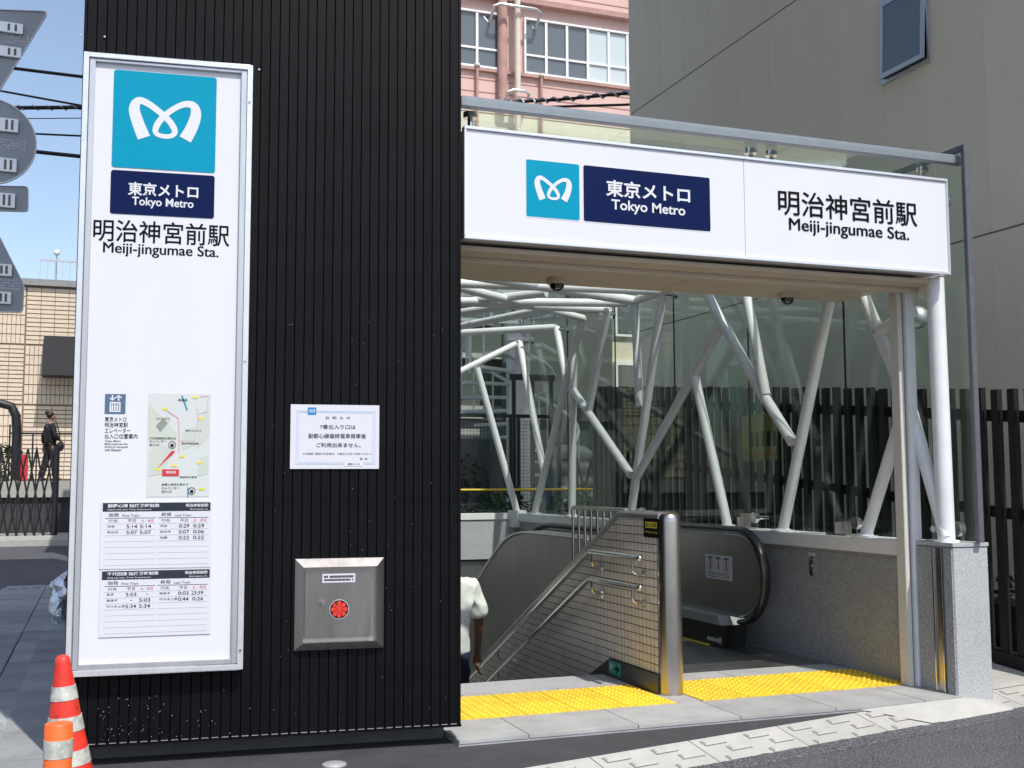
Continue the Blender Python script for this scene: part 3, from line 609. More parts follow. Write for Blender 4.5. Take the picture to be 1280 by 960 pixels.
# ---- granite pillar and post
gp = thing('granite_pillar', (4.82, 5.45, 0), 'short grey granite pillar at the right end of the opening', 'pillar')
obj('pillar_body', MB().box(4.69, 5.304, -.10, 4.945, 5.70, .845), M['granite_l'], gp, bevel=.003)
obj('pillar_cap', MB().box(4.684, 5.298, .848, 4.951, 5.70, .872), M['granite_l'], gp, bevel=.003)
obj('inner_panel', MB().box(4.680, 5.31, .0, 4.6895, 5.375, .84), M['granite'], gp)
obj('guide_rail', MB().box(4.672, 5.385, .0, 4.689, 5.397, .84).box(4.672, 5.455, .0, 4.689, 5.467, .84), M['chrome'], gp, bevel=.002)
obj('guide_channel', MB().box(4.683, 5.398, .0, 4.689, 5.454, .84), M['steel'], gp)
obj('inner_panel', MB().box(4.680, 5.475, .0, 4.6895, 5.60, .84), M['granite'], gp)
rp_ = thing('round_post', (4.74, 5.44, .87), 'round white steel post standing on the granite pillar', 'post')
pb, pt_ = V((4.755, 5.43, .872)), V((4.742, 5.43, 2.462))
obj('post_shaft', MB().cyl(pb, pt_, .052, n=28), M['whitep'], rp_); obj('base_flange', MB().lathe((pb.x, pb.y, .872), [(.075, 0), (.075, .012)], 24), M['whitep'], rp_)
# ---- side wall granite + sill
sw = thing('granite_side_wall', (4.75, 9, 0), 'speckled grey granite wall with a white steel sill along the right of the opening', 'wall')
ys_ = [5.72, 6.63, 7.9, 9.17, 10.44, 11.71, 12.68]
obj('panel_backing', MB().box(4.712, 5.72, -.02, 4.775, 12.68, .75), M['jointd'], sw)
for a, b in zip(ys_, ys_[1:]): obj('granite_panel', MB().box(4.70, a+.003, -.02, 4.711, b-.003, .755), M['granite'], sw)
for a, b in zip(ys_, ys_[1:]): obj('granite_panel', MB().box(4.70, a+.002, -4.2, 4.78, b-.002, -.024), M['granite'], sw)
obj('granite_cap', MB().box(4.692, 5.725, .757, 4.9, 12.69, .772), M['granite'], sw)
obj('sill_beam', MB().box(4.675, 5.722, .774, 4.90, 12.70, .868), M['whitep'], sw, bevel=.004)
p = on(1015, 708, 0, 4.70); obj('call_plate', MB().box(4.692, p.y-.022, p.z-.065, 4.70, p.y+.022, p.z+.045), M['steel_d'], sw, bevel=.002)
obj('call_label', MB().box(4.696, p.y-.04, p.z+.075, 4.70, p.y+.035, p.z+.095), M['paper'], sw); obj('call_label', MB().box(4.6945, p.y-.03, p.z+.08, 4.696, p.y+.025, p.z+.09), M['pinkl'], sw)
obj('call_button', MB().cyl((4.692, p.y, p.z+.005), (4.685, p.y, p.z+.005), .012, n=14), M['chrome'], sw)
obj('call_button', MB().cyl((4.692, p.y, p.z-.04), (4.688, p.y, p.z-.04), .006, n=10), M['ink'], sw); obj('call_button', MB().cyl((4.70, p.y-.003, p.z+.06), (4.694, p.y-.003, p.z+.06), .006, n=10), M['ink'], sw)
bw = thing('granite_back_wall', (3.2, 12.65, 0), 'grey granite wall with a white sill closing the far end of the stairwell', 'wall')
for a, b in ((1.60, 2.62), (2.62, 3.66), (3.66, 4.68)): obj('granite_panel', MB().box(a+.002, 12.62, .33, b-.002, 12.70, .79), M['granite_l'], bw, bevel=.002)
obj('opening_trim', MB().box(1.6, 12.60, .31, 4.69, 12.70, .328), M['ink'], bw)
obj('lower_panel', MB().box(1.6, 12.63, -4.2, 4.69, 12.70, .308), M['steel_d'], bw)
obj('sill_beam', MB().box(1.55, 12.605, .792, 4.66, 12.74, .868), M['whitep'], bw, bevel=.004)
obj('corner_block', MB().box(4.60, 12.50, .70, 4.78, 12.66, .90), M['whitep'], bw, bevel=.006)
lw_ = thing('granite_left_wall', (1.5, 9.5, 0), 'grey granite wall along the left of the stairwell behind the black tower', 'wall')
for k in range(3): obj('granite_panel', MB().box(1.50, 8.72+k*1.3, -.1, 1.58, 10.01+k*1.3, .80), M['granite_l'], lw_, bevel=.002)
# =================================================================== TUBE FRAME
tf = thing('tube_frame', (4.74, 12.6, .87), 'canopy frame of crossing white steel tubes over the stairwell', 'frame')
def rw(x, y): return on(x, y, 0, 4.74)
def rb(x, y): return on(x, y, 1, 12.62)
def rr(x, y): return on(x, y, 2, 2.95)
def tube(p, q, r=.040, ext=0.0):
    p, q = V(p), V(q); d = (q-p).normalized(); p = p-d*ext; q = q+d*ext
    n = 5; obj('tube', MB().sweep([p.lerp(q, i/n) for i in range(n+1)], r, 18), M['whitep'], tf)
def clampz(p, z): return V((p.x, p.y, z))
ZT = 2.95; ZB = .86
def top(x, y):      # tube whose upper end is the roof plane on the right wall
    p = rw(x, y); p.z = ZT; return p
b1_, b2_, b3_ = clampz(rw(910, 658), ZB), clampz(rw(978, 665), ZB), clampz(rw(1081, 671), ZB)
j1 = rw(868, 468); j2 = rw(795, 598)
tube(b1_, j1)
def extend(p, q, z): d = (q-p); return p+d*((z-p.z)/d.z)
v2b = rw(787, 628)
def along(x0, y0, x1, y1, z): a, b = rw(x0, y0), rw(x1, y1); return extend(a, b, z)
tube(j2, rw(903, 405))
t3t = along(797, 590, 829, 362, ZT); tube(clampz(v2b, ZB), rw(796, 592)); tube(rw(796, 592), t3t)
t4t = along(900, 398, 880, 361, ZT); tube(rw(957, 500), t4t); tube(rw(957, 498), rw(991, 553))
t5t = along(945, 430, 932, 363, ZT); tube(rw(957, 494), t5t)
t6t = along(978, 665, 1037, 372, ZT); tube(b2_, t6t)
tube(b3_, rw(1133, 503)); t8t = along(1100, 418, 1081, 373, ZT)
x8 = V((4.74, 6.08, 1.75)); tube(rw(1137, 508), t8t)
tube(rw(1097, 416), rw(1141, 389))
tube(rw(1134, 496), along(1136, 500, 1170, 625, .90), .040)
t10t = top(787, 376); t10t.y = 9.50; tube(rw(800, 508), t10t)
t12t = top(756, 388); t12t.y = 10.1; tube(rw(736, 513), t12t); tube(rw(714, 484), rw(789, 594))
t14t = V((4.74, 10.72, ZT)); tube(rw(718, 436), t14t); tube(rw(718, 436), clampz(rw(668, 644), ZB)); tube(rw(717, 436), clampz(rw(715, 640), ZB))
t15t = V((4.74, 11.45, ZT)); tube(rw(708, 476), t15t); tc_ = V((4.74, 12.62, 2.92)); tube(rw(680, 590), tc_)
cb_ = V((4.70, 12.60, ZB)); tube(rb(596, 460), cb_); bt_ = rb(576, 464); dd = (bt_-tc_); tube(tc_, tc_+dd*3.6)
p = tc_+dd*3.6
tube(V((p.x, 12.62, p.z)), V((1.62, 12.62, 2.9))) if p.x > 1.7 else None
# left side supports, out of sight behind the tower
for y0_, y1_ in ((9.2, 10.1), (10.9, 10.2), (11.1, 12.1), (12.6, 12.2)): tube((1.54, y0_, .80), (1.54, y1_, 2.95))
# roof tubes: from right-wall tops across to the left edge
def roof(a, px, py, ext=1.0, z=ZT):
    b = on(px, py, 2, z); d = (b-a); d.z = 0; 
    t = (1.54-a.x)/d.x if d.x < -.2 else 3.0
    e = a+d*min(t, 6); e.z = z; tube(a, e)
tube(t15t, V((3.46, 12.60, ZT))); tube(V((4.2, 10.16, ZT+.01)), V((3.45, 12.60, ZT)))
tube(t14t, V((1.54, 8.26, ZT))); tube(t12t, V((1.54, 10.1, ZT+.0)))
tube(t10t, V((1.54, 8.32, ZT+.03)), .047); tube(V((4.74, 9.65, ZT)), V((1.54, 10.56, ZT+.01)))
tube(V((3.82, 9.46, ZT+.02)), V((1.54, 12.36, ZT))); tube(V((3.74, 10.0, ZT-.01)), V((2.5, 12.5, ZT))); tube(t3t, V((1.54, 9.3, ZT)))
tube(t4t, V((1.54, 8.4, ZT))); tube(t6t, V((1.54, 7.6, ZT))); tube(t5t, t10t+V((0, 0, .0)))
tube(t8t, V((1.54, 6.6, ZT))); 
tube(t12t+V((0,0,0)), t14t+V((0, 0, 0))) if False else None
for b_ in (b1_, b2_, b3_, clampz(v2b, ZB), clampz(rw(668, 644), ZB), clampz(rw(715, 640), ZB)): obj('base_plate', MB().lathe((b_.x, b_.y, .868), [(.085, 0), (.085, .010), (.060, .011), (.056, .022), (.05, .022)], 20), M['whitep'], tf)
# clamps of the glass
def clamp(parent, p, d, s=1.0):
    p = V(p); d = V(d).normalized()
    obj('clamp_disc', MB().cyl(p, p+d*.035*s, .042*s, n=18), M['chrome'], parent, bevel=.003)
    obj('clamp_rod', MB().cyl(p-d*.10*s, p+d*.002, .016*s, n=10), M['chrome'], parent)
# =================================================================== GLASS CANOPY
gc = thing('glass_canopy', (4.85, 9, .87), 'green tinted glass walls and roof enclosing the white tubes', 'canopy')
gy = [5.28, 6.48, 7.713, 8.945, 10.18, 11.41, 12.78]
for a, b in zip(gy, gy[1:]):
    obj('wall_pane', MB().box(4.850, a+.006, .872 if a > 6 else .874, 4.862, b-.006, 3.17), M['g_wall'], gc)
for a in gy[1:-1]: obj('pane_seal', MB().box(4.851, a-.005, .874, 4.861, a+.005, 3.16), M['ink'], gc)
gxx = [1.69, 2.70, 3.74, 4.87]
for i in range(3):
    for a, b in zip(gy, gy[1:]): obj('roof_pane', MB().box(gxx[i]+.005, a+.005, 3.178, gxx[i+1]-.005, b-.005, 3.192), M['g_roof'], gc)
for a, b in ((1.55, 2.55), (2.56, 3.6), (3.61, 4.66)): obj('back_pane', MB().box(a, 12.755, .872, b, 12.767, 3.17), M['g_wall'], gc)
obj('side_pane', MB().box(4.862+.02, 5.30, .9, 4.90, 5.31, 3.1), M['g_wall'], gc) if False else None
for a, b in zip(gy, gy[1:]):
    if a > 8.8: obj('left_pane', MB().box(1.42, a+.006, .82, 1.432, b-.006, 3.17), M['g_wall'], gc)
obj('front_rail', MB().box(1.69, 5.325, 3.158, 4.90, 5.375, 3.212), M['railg'], gc, bevel=.003)
obj('corner_post', MB().box(4.846, 5.262, .874, 4.888, 5.292, 3.262), M['postg'], gc, bevel=.003)
obj('side_rail', MB().box(4.844, 5.293, 3.225, 4.870, 12.8, 3.262), M['postg'], gc, bevel=.003)
obj('back_rail', MB().box(1.5, 12.74, 3.16, 4.84, 12.79, 3.21), M['alu'], gc, bevel=.003)
for (px, py) in ((932, 650), (1055, 655), (795, 640)):
    p = on(px, py, 0, 4.78); y = p.y
    obj('base_bracket', MB().box(4.70, y-.12, .868, 4.80, y+.10, .882).box(4.765, y-.09, .88, 4.775, y+.05, .985).box(4.70, y-.01, .88, 4.765, y+.0, .96), M['steel'], gc, bevel=.002)
    clamp(gc, (4.80, y-.13, .955), (-1, 0, 0)); 
clamp(gc, (4.90, 5.55, .945), (1, 0, 0)); obj('clamp_rod', MB().cyl((4.76, 5.55, .945), (4.90, 5.55, .945), .02, n=10), M['chrome'], gc)
obj('clamp_disc', MB().cyl((4.885, 5.50, .945), (4.93, 5.50, .945), .048, n=18), M['chrome'], gc, bevel=.004)
for (x, y) in ((4.74, 5.50), (1.78, 5.46), (3.52, 5.52), (3.66, 5.52), (4.70, 8.945), (4.74, 9.9), (4.74, 11.4), (4.72, 12.5), (3.74, 8.9), (3.74, 7.7), (2.62, 7.7), (2.62, 8.9), (3.74, 11.4), (2.62, 11.4)):
    clamp(gc, (x, y, 3.14), (0, 0, 1), .9)
for (y, z) in ((5.42, 2.95), (8.9, 2.92), (10.2, 2.92), (11.4, 2.92), (12.5, 2.92)): clamp(gc, (4.83, y, z), (1, 0, 0), .9)
gl_ = on(1186, 395, 1, 5.5)
lp_ = thing('globe_lamp', (4.98, 5.62, 2.25), 'dull round metal lamp head behind the glass beside the round post', 'lamp')
obj('lamp_head', MB().ball((5.0, 5.9, 2.30), .075, n=20, m=12), M['alu'], lp_); obj('lamp_arm', MB().cyl((4.88, 5.9, 2.30), (5.0, 5.9, 2.30), .018, n=10), M['alu'], lp_)
# =================================================================== STAIR PARTITION
SLP = .48
sp = thing('tiled_partition', (3.17, 6.5, 0), 'low cream tiled wall with stainless cap between the stairs and the escalator', 'wall')
Y0, YK, YE = 5.96, 6.50, 12.3
def ztop(y): return 1.015 if y < YK else 1.015-SLP*(y-YK)
def zbot(y): return .115 if y < 6.62 else .115-SLP*(y-6.62)
core = [(Y0, 0), (Y0, 1.01), (YK, 1.01), (YE, ztop(YE)), (YE, zbot(YE)-.3), (6.72, -.3), (6.72, 0)]
obj('core', MB().yz(core, 3.106, 3.236), M['grout'], sp, smooth=False)
T = .05; tme = MB().box(-.0016, -.0225, -.0225, 0, .0225, .0225).mesh('tile', M['tile'], bevel=.0006)
rest = MB(); cnt = 0; cand = []
ny = int((YE-Y0-.02)/T)
for i in range(ny):
    yc = Y0+.010+T*(i+.5)
    for j in range(-70, 20):
        zc = .115+T*(j+.5)
        hi = min(ztop(yc-T/2), ztop(yc+T/2)); lo = max(zbot(yc-T/2), zbot(yc+T/2))
        if zc+T/2 < zbot(yc)-.001 or zc-T/2 > ztop(yc)-.003: continue
        if zc-T/2 >= lo-.001 and zc+T/2 <= hi+.001 and cnt < 300 and yc < 7.2: inst('tile', tme, sp, (3.1058, yc, zc)); cnt += 1
        else:
            a = [(yc-.0225, max(zc-.0225, zbot(yc-.0225))), (yc+.0225, max(zc-.0225, zbot(yc+.0225))), (yc+.0225, min(zc+.0225, ztop(yc+.0225))), (yc-.0225, min(zc+.0225, ztop(yc-.0225)))]
            if a[2][1] <= a[1][1] and a[3][1] <= a[0][1]: continue
            rest.add([(3.1042, y, z) for y, z in a]+[(3.106, y, z) for y, z in a], [(3, 2, 1, 0), (0, 1, 5, 4), (1, 2, 6, 5), (2, 3, 7, 6), (3, 0, 4, 7)])
o = obj('tiling', rest, M['tile'], sp, smooth=False); o['kind'] = 'stuff'
obj('skirting', MB().yz([(Y0, 0), (Y0, .112), (6.62, .112), (YE, zbot(YE)), (YE, zbot(YE)-.2), (6.72, -.15), (6.72, 0)], 3.088, 3.105), M['skirt'], sp, smooth=False)
obj('end_post', MB().lathe((3.172, 5.945, 0), [(.070, 0), (.070, 1.0), (.068, 1.025), (.058, 1.045), (.04, 1.056), (.001, 1.060)], 32), M['steel'], sp, ang=60)
def rsec(path, wx, hz, name, m, parent, xc):
    # rounded-rectangle section swept along a (y,z) path
    sec = [(math.copysign(abs(math.cos(t))**.6, math.cos(t))*wx, math.copysign(abs(math.sin(t))**.6, math.sin(t))*hz) for t in [2*PI*k/20 for k in range(20)]]
    mb = MB(); n = 20
    for i, (y, z) in enumerate(path):
        a, b = path[max(0, i-1)], path[min(len(path)-1, i+1)]; d = math.hypot(b[0]-a[0], b[1]-a[1]); ty, tz = (b[0]-a[0])/d, (b[1]-a[1])/d
        for sx, sn in sec: mb.v.append(V((xc+sx, y-tz*sn, z+ty*sn)))
    for i in range(len(path)-1):
        for j in range(n): mb.f.append([i*n+j, i*n+(j+1) % n, (i+1)*n+(j+1) % n, (i+1)*n+j])
    mb.f.append(list(range(n))); mb.f.append([(len(path)-1)*n+j for j in range(n)])
    return obj(name, mb, m, parent, ang=50)
rsec([(5.945, 1.022), (6.2, 1.022), (6.47, 1.022), (6.51, 1.018), (6.55, .999), (YE, 1.018-SLP*(YE-YK))], .073, .034, 'cap_rail', M['steel_d'], sp, 3.171)
for zh in (.785, .612):
    pts = [(3.02, 6.03, zh), (3.02, 6.05, zh), (3.02, 6.70, zh), (3.02, 6.74, zh-.003), (3.02, 6.79, zh-.022), (3.02, 6.84, zh-.044), (3.02, 11.8, zh-.044-SLP*4.96)]
    obj('handrail', MB().sweep(pts, .018, 14), M['chrome'], sp)
    obj('rail_cap', MB().ball((3.02, 6.03, zh), .0185, n=12, m=8), M['chrome'], sp)
    for yb in (6.13, 6.72, 8.55, 10.3):
        zz = zh if yb < 6.75 else zh-.044-SLP*(yb-6.84)
        arc = [(3.02, yb, zz-.015), (3.02, yb, zz-.06)]+[(3.02+.045*(1-math.cos(t)), yb, zz-.06-.045*math.sin(t)) for t in (.4, .8, 1.2, 1.57)]+[(3.10, yb, zz-.105)]
        obj('rail_bracket', MB().sweep(arc, .008, 10), M['chrome'], sp); obj('wall_flange', MB().cyl((3.092, yb, zz-.105), (3.101, yb, zz-.105), .024, n=16), M['chrome'], sp)
# bars over the sloping part
obj('guard_rail', MB().sweep([(3.19, 7.42, 1.0), (3.19, 7.42, 1.045), (3.19, 7.40, 1.055), (3.19, 6.55, 1.055)], .014, 12), M['steel'], sp)
for k in range(9):
    y = 7.42-.105*k
    if y > 6.56: obj('guard_bar', MB().cyl((3.19, y, ztop(y)+.02), (3.19, y, 1.05), .0095, n=10), M['steel'], sp)
PX = Plane((3.1, 0, 0), (0, -1, 0))       # plane of the tiled face: u = -y, faces -x
def pyz(x, y): p = on(x, y, 0, 3.10); return (-p.y, p.z)
a = pyz(805, 647.5); b = pyz(825, 673)
wr = (a[0], b[1], b[0], a[1])
wpl = thing('warning_plate', (3.1, -(wr[0]+wr[2])/2, wr[1]), 'small black plate with yellow lettering on the tiled wall beside the end post', 'plate')
obj('plate', MB().box(3.096, -wr[2], wr[1], 3.1005, -wr[0], wr[3]), M['ink'], wpl)
m_ = MB(); prect(m_, PX, sub(wr, .12, .50, .86, .82), .0045); obj('yellow_patch', m_, M['yell'], wpl, smooth=False)
m_ = MB(); text(m_, PX, '足元注意', sub(wr, .16, .55, .82, .77), .0052, .01, res=1); obj('lettering', m_, M['ink'], wpl, smooth=False)
m_ = MB(); text(m_, PX, 'Watch Step', sub(wr, .10, .20, .90, .34), .0045, .012, res=1); obj('lettering', m_, M['yell'], wpl, smooth=False)
a = pyz(764, 824); b = pyz(778, 846); er = (a[0], b[1]+.0, b[0], a[1]-.005)
PS = Plane((3.088, 0, 0), (0, -1, 0))
ep = thing('exit_sign', (3.085, -er[0], er[1]), 'small green exit sign with arrow low on the dark skirting of the tiled wall', 'sign')
obj('plate', MB().box(3.083, -er[2], er[1], 3.0878, -er[0], er[3]), M['greenp'], ep)
m_ = MB(); q = er
prect(m_, PS, sub(q, .10, .25, .18, .85), .0057); prect(m_, PS, sub(q, .18, .45, .40, .55), .0057); prect(m_, PS, sub(q, .26, .62, .38, .78), .0057)
obj('figure', m_, M['wprint'], ep, smooth=False)
m_ = MB(); stroke(m_, PS, rel(q, [(.5, .5), (.9, .5)]), .012, .0057); stroke(m_, PS, rel(q, [(.68, .80), (.92, .5), (.68, .2)]), .010, .0062); obj('arrow', m_, M['ink'], ep, smooth=False)
# =================================================================== ESCALATOR
es = thing('escalator', (3.9, 7.4, 0), 'escalator going down beside the stairs with black handrails and stainless balustrades', 'escalator')
def bal_path(yn, zc, rr_, yk, off=0.0, yend=13.2, slope=.577):
    R = rr_+off; p = []
    for t in range(-90, 91, 10): a = math.radians(180-t); p.append((yn+R*math.cos(a), zc+R*math.sin(a)))
    p = [(yn-R*math.cos(math.radians(t)), zc+R*math.sin(math.radians(t))) for t in range(-90, 91, 10)]
    zt = zc+R; Rk = 1.6+off; ang = math.atan(slope)
    for k in range(1, 9): a = ang*k/8; p.append((yk+Rk*math.sin(a), zt-Rk*(1-math.cos(a))))
    y, z = p[-1]; p.append((yend, z-slope*(yend-y))); return p
def balustrade(xc, yk, inner):
    out = bal_path(7.26, .545, .31, yk, 0.0); hr = bal_path(7.26, .545, .31, yk, .028)
    obj('balustrade_panel', MB().yz(out+[(13.2, out[-1][1]-.70), (yk+.8, .235-.05), (yk, .235)], xc-.012, xc+.012), M['steel_d'], es, smooth=False)
    obj('handrail', MB().sweep([(xc, y, z) for y, z in hr], .036, 14, flat=.6, up=(0, 0, 1)) if False else sweepyz(xc, hr, .040, .022), M['rubber'], es)
    ri_ = bal_path(7.26, .545, .31, yk, -.012); obj('edge_trim', sweepyz(xc, ri_, .020, .010), M['chrome'], es)
def sweepyz(xc, path, wx, hz, n=14):
    mb = MB()
    for i, (y, z) in enumerate(path):
        a, b = path[max(0, i-1)], path[min(len(path)-1, i+1)]; d = math.hypot(b[0]-a[0], b[1]-a[1]); ty, tz = (b[0]-a[0])/d, (b[1]-a[1])/d
        for k in range(n):
            t = 2*PI*k/n; mb.v.append(V((xc+wx*math.cos(t), y-tz*hz*math.sin(t), z+ty*hz*math.sin(t))))
    for i in range(len(path)-1):
        for j in range(n): mb.f.append([i*n+j, i*n+(j+1) % n, (i+1)*n+(j+1) % n, (i+1)*n+j])
    mb.f.append(list(range(n))); mb.f.append([(len(path)-1)*n+j for j in range(n)]); return mb
balustrade(4.46, 9.0, 1); balustrade(3.52, 8.55, 0)
ko = 8.55
oc = [(7.3, -.02), (7.3, .25)]+[(7.5, .80)]
cl = [(6.75, -.3), (6.75, .0), (7.2, .20), (7.35, .80)]+[(y, z-.035) for y, z in bal_path(7.26, .545, .31, ko, 0)[19:]]
cl = [(7.15, -.3), (7.15, .25), (7.30, .82), (8.5, .82)]+[(y, z-.035) for y, z in bal_path(7.26, .545, .31, ko, 0)[19:]]+[(13.2, -4)]
obj('outer_cladding', MB().yz(cl, 3.27, 3.44), M['steel_d'], es, smooth=False)
obj('deck_strip', sweepyz(3.36, [(7.35, .83), (8.5, .83)]+[(y, z-.03) for y, z in bal_path(7.26, .545, .31, ko, 0)[19:]], .07, .008), M['steel'], es)
obj('edge_strip', sweepyz(3.262, [(7.32, .832), (8.5, .832)]+[(y, z-.028) for y, z in bal_path(7.26, .545, .31, ko, 0)[19:]], .009, .011), M['chrome'], es)
for xx_ in (3.33, 3.40): obj('deck_bead', sweepyz(xx_, [(7.4, .84), (8.5, .84)]+[(y, z-.020) for y, z in bal_path(7.26, .545, .31, ko, 0)[19:]], .006, .006), M['chrome'], es)
# inner decks and skirts
for xa, xb, yk in ((4.36, 4.60, 9.0), (3.42, 3.66, 8.55)):
    obj('inner_deck', MB().yz([(7.38, .17), (7.44, .235), (yk, .235), (13.2, .235-.577*(13.2-yk)), (13.2, .16-.577*(13.2-yk)), (yk, .17)], xa, xb), M['alu'], es, smooth=False)
    obj('newel_skirt', MB().yz([(7.40, .0), (7.36, .17), (yk, .168), (yk, .0)], xa+.03, xb-.03), M['bplas'], es, smooth=False)
    obj('skirt_panel', MB().yz([(yk, .168), (13.2, .16-.577*(13.2-yk)), (13.2, -.5-.577*(13.2-yk)), (yk, -.5)], xa+.03, xb-.03), M['bplas'], es, smooth=False)
p = on(892, 800, 0, 4.39); obj('skirt_label', MB().box(4.386, p.y-.09, .035, 4.3895, p.y+.09, .062), M['alu_l'], es)
obj('skirt_sensor', MB().box(4.386, 7.43, .03, 4.3895, 7.455, .075), M['alu_l'], es)
obj('comb_plate', MB().box(3.64, 7.87, -.02, 4.38, 8.05, .004), M['alu'], es); obj('comb_line', MB().box(3.64, 8.05, -.02, 4.38, 8.09, .006), M['yell'], es); obj('comb_line', MB().box(4.355, 7.6, -.0, 4.388, 8.05, .008), M['yell'], es)
stp = MB()
for k in range(16): stp.box(.01+k*.045, 0, -.12, .035+k*.045, .40, 0)
stp.box(0, .0, -.2, .72, .40, -.012); stm = stp.mesh('escalator_step', M['steel_d'])
for k in range(12): inst('escalator_step', stm, es, (3.65, 8.09+k*.40, -.0-max(0, (k-1.5))*.23))
a = on(884, 699, 0, 4.448); b = on(915, 720, 0, 4.448)
PE = Plane((4.448, 0, 0), (0, -1, 0)); e0 = PE.px(881.5, 694)[0], PE.px(915.5, 722)[0]; er = (PE.px(882, 705)[0], PE.px(898, 724)[1], PE.px(915, 705)[0], PE.px(898, 694)[1])
stk = obj('safety_sticker', MB().box(4.4465, -er[2], er[1], 4.448, -er[0], er[3]), M['paper'], es, label='white safety sticker with three pictograms')
m_ = MB(); rd_ = MB()
for k in range(3):
    cx = .2+.3*k
    prect(m_, PE, sub(er, cx-.09, .82, cx+.09, .92), .0022); prect(m_, PE, sub(er, cx-.03, .42, cx+.03, .66), .0022); prect(m_, PE, sub(er, cx-.02, .68, cx+.02, .76), .0022)
    if k != 1:
        pts = [(cx+.11*math.cos(i*PI/8), .57+.20*math.sin(i*PI/8)) for i in range(17)]; stroke(rd_, PE, rel(er, pts), .006, .0024)
for k in range(3): prect(m_, PE, sub(er, .08, .08+.08*k, .92, .11+.08*k), .0022)
obj('sticker_print', m_, M['sticker'], stk, smooth=False); obj('sticker_rings', rd_, M['red'], stk, smooth=False)

# =================================================================== PEOPLE
def skin_mesh(name, J, E_, m, sub=2, root=None):
    names = list(J); me = bpy.data.meshes.new(name)
    me.from_pydata([tuple(J[k][0]) for k in names], [(names.index(a), names.index(b)) for a, b in E_], [])
    o = bpy.data.objects.new(name, me); COL.objects.link(o)
    md = o.modifiers.new('s', 'SKIN'); md.use_smooth_shade = True
    if not me.skin_vertices: 
        pass
    sv = me.skin_vertices[0].data
    for i, k in enumerate(names):
        r = J[k][1]; sv[i].radius = r if isinstance(r, tuple) else (r, r)
        sv[i].use_root = (k == (root or names[0]))
    o.modifiers.new('d', 'SUBSURF').levels = sub
    bpy.context.view_layer.update()
    out = bpy.data.meshes.new_from_object(o.evaluated_get(bpy.context.evaluated_depsgraph_get()))
    bpy.data.objects.remove(o); out.name = name; out.materials.clear(); out.materials.append(m); out.shade_smooth(); return out
def hand(J, E_, sd, w_, d, side, thumb, s=1.0):
    # w_: wrist point, d: finger direction, side: vector across the palm
    d = V(d).normalized(); side = V(side).normalized(); nrm = d.cross(side)
    J[sd+'palm'] = (w_+d*.05*s, (.034*s, .020*s)); E_.append((sd+'wr', sd+'palm')); J[sd+'kn'] = (w_+d*.085*s, (.036*s, .016*s)); E_.append((sd+'palm', sd+'kn'))
    for i, (o_, ln_) in enumerate(((-.030, .066), (-.010, .076), (.010, .072), (.030, .055))):
        a = w_+d*.09*s+side*o_*s; b = a+(d*.55+nrm*.12)*ln_*s; c = b+(d*.40+nrm*.32)*ln_*s
        for k, p, r_ in (('a', a, .0105), ('b', b, .009), ('c', c, .0075)): J[sd+'f%d%s' % (i, k)] = (p, r_*s)
        E_ += [(sd+'kn', sd+'f%da' % i), (sd+'f%da' % i, sd+'f%db' % i), (sd+'f%db' % i, sd+'f%dc' % i)]
    a = w_+d*.035*s+side*thumb*.034*s; b = a+(d*.8+side*thumb*.55)*.035*s; c = b+(d*.95+side*thumb*.1)*.03*s
    for k, p, r_ in (('a', a, .012), ('b', b, .0105), ('c', c, .008)): J[sd+'t'+k] = (p, r_*s)
    E_ += [(sd+'palm', sd+'ta'), (sd+'ta', sd+'tb'), (sd+'tb', sd+'tc')]
def person(loc, rot, P_, h, label, skinm, parts, build):
    J, E_ = {}, []
    def j(k, p, r_, to=None): J[k] = (V(p), r_); (E_.append((to, k)) if to else None)
    build(j, J, E_)
    me = skin_mesh('person', J, E_, skinm)
    o = bpy.data.objects.new('person', me); COL.objects.link(o); o.location = loc; o.rotation_euler = (0, 0, rot); o.scale = (h, h, h)
    tag(o, label, 'person')
    for nm, jj, ee, m, sub in parts:
        cm = skin_mesh(nm, jj, ee, m, 3)
        for v in cm.vertices:      # cloth folds: long diagonal creases, stronger low down and at the armpits
            c_ = v.co; d1 = noise.noise(V((c_.x*9+c_.z*6, c_.y*7, c_.z*4-c_.x*5))); d2 = noise.noise(V((c_.x*22, c_.y*20, c_.z*9+c_.x*12)))
            v.co = c_+v.normal*((abs(d1)-.22)*-.030+d2*.006)
        c = bpy.data.objects.new(nm, cm); COL.objects.link(c); c.parent = o
    return o, J
def JJ(*rows):
    J, E_ = {}, []
    for k, p, r_, to in rows:
        J[k] = (V(p), r_)
        if to: E_.append((to, k))
    return J, E_
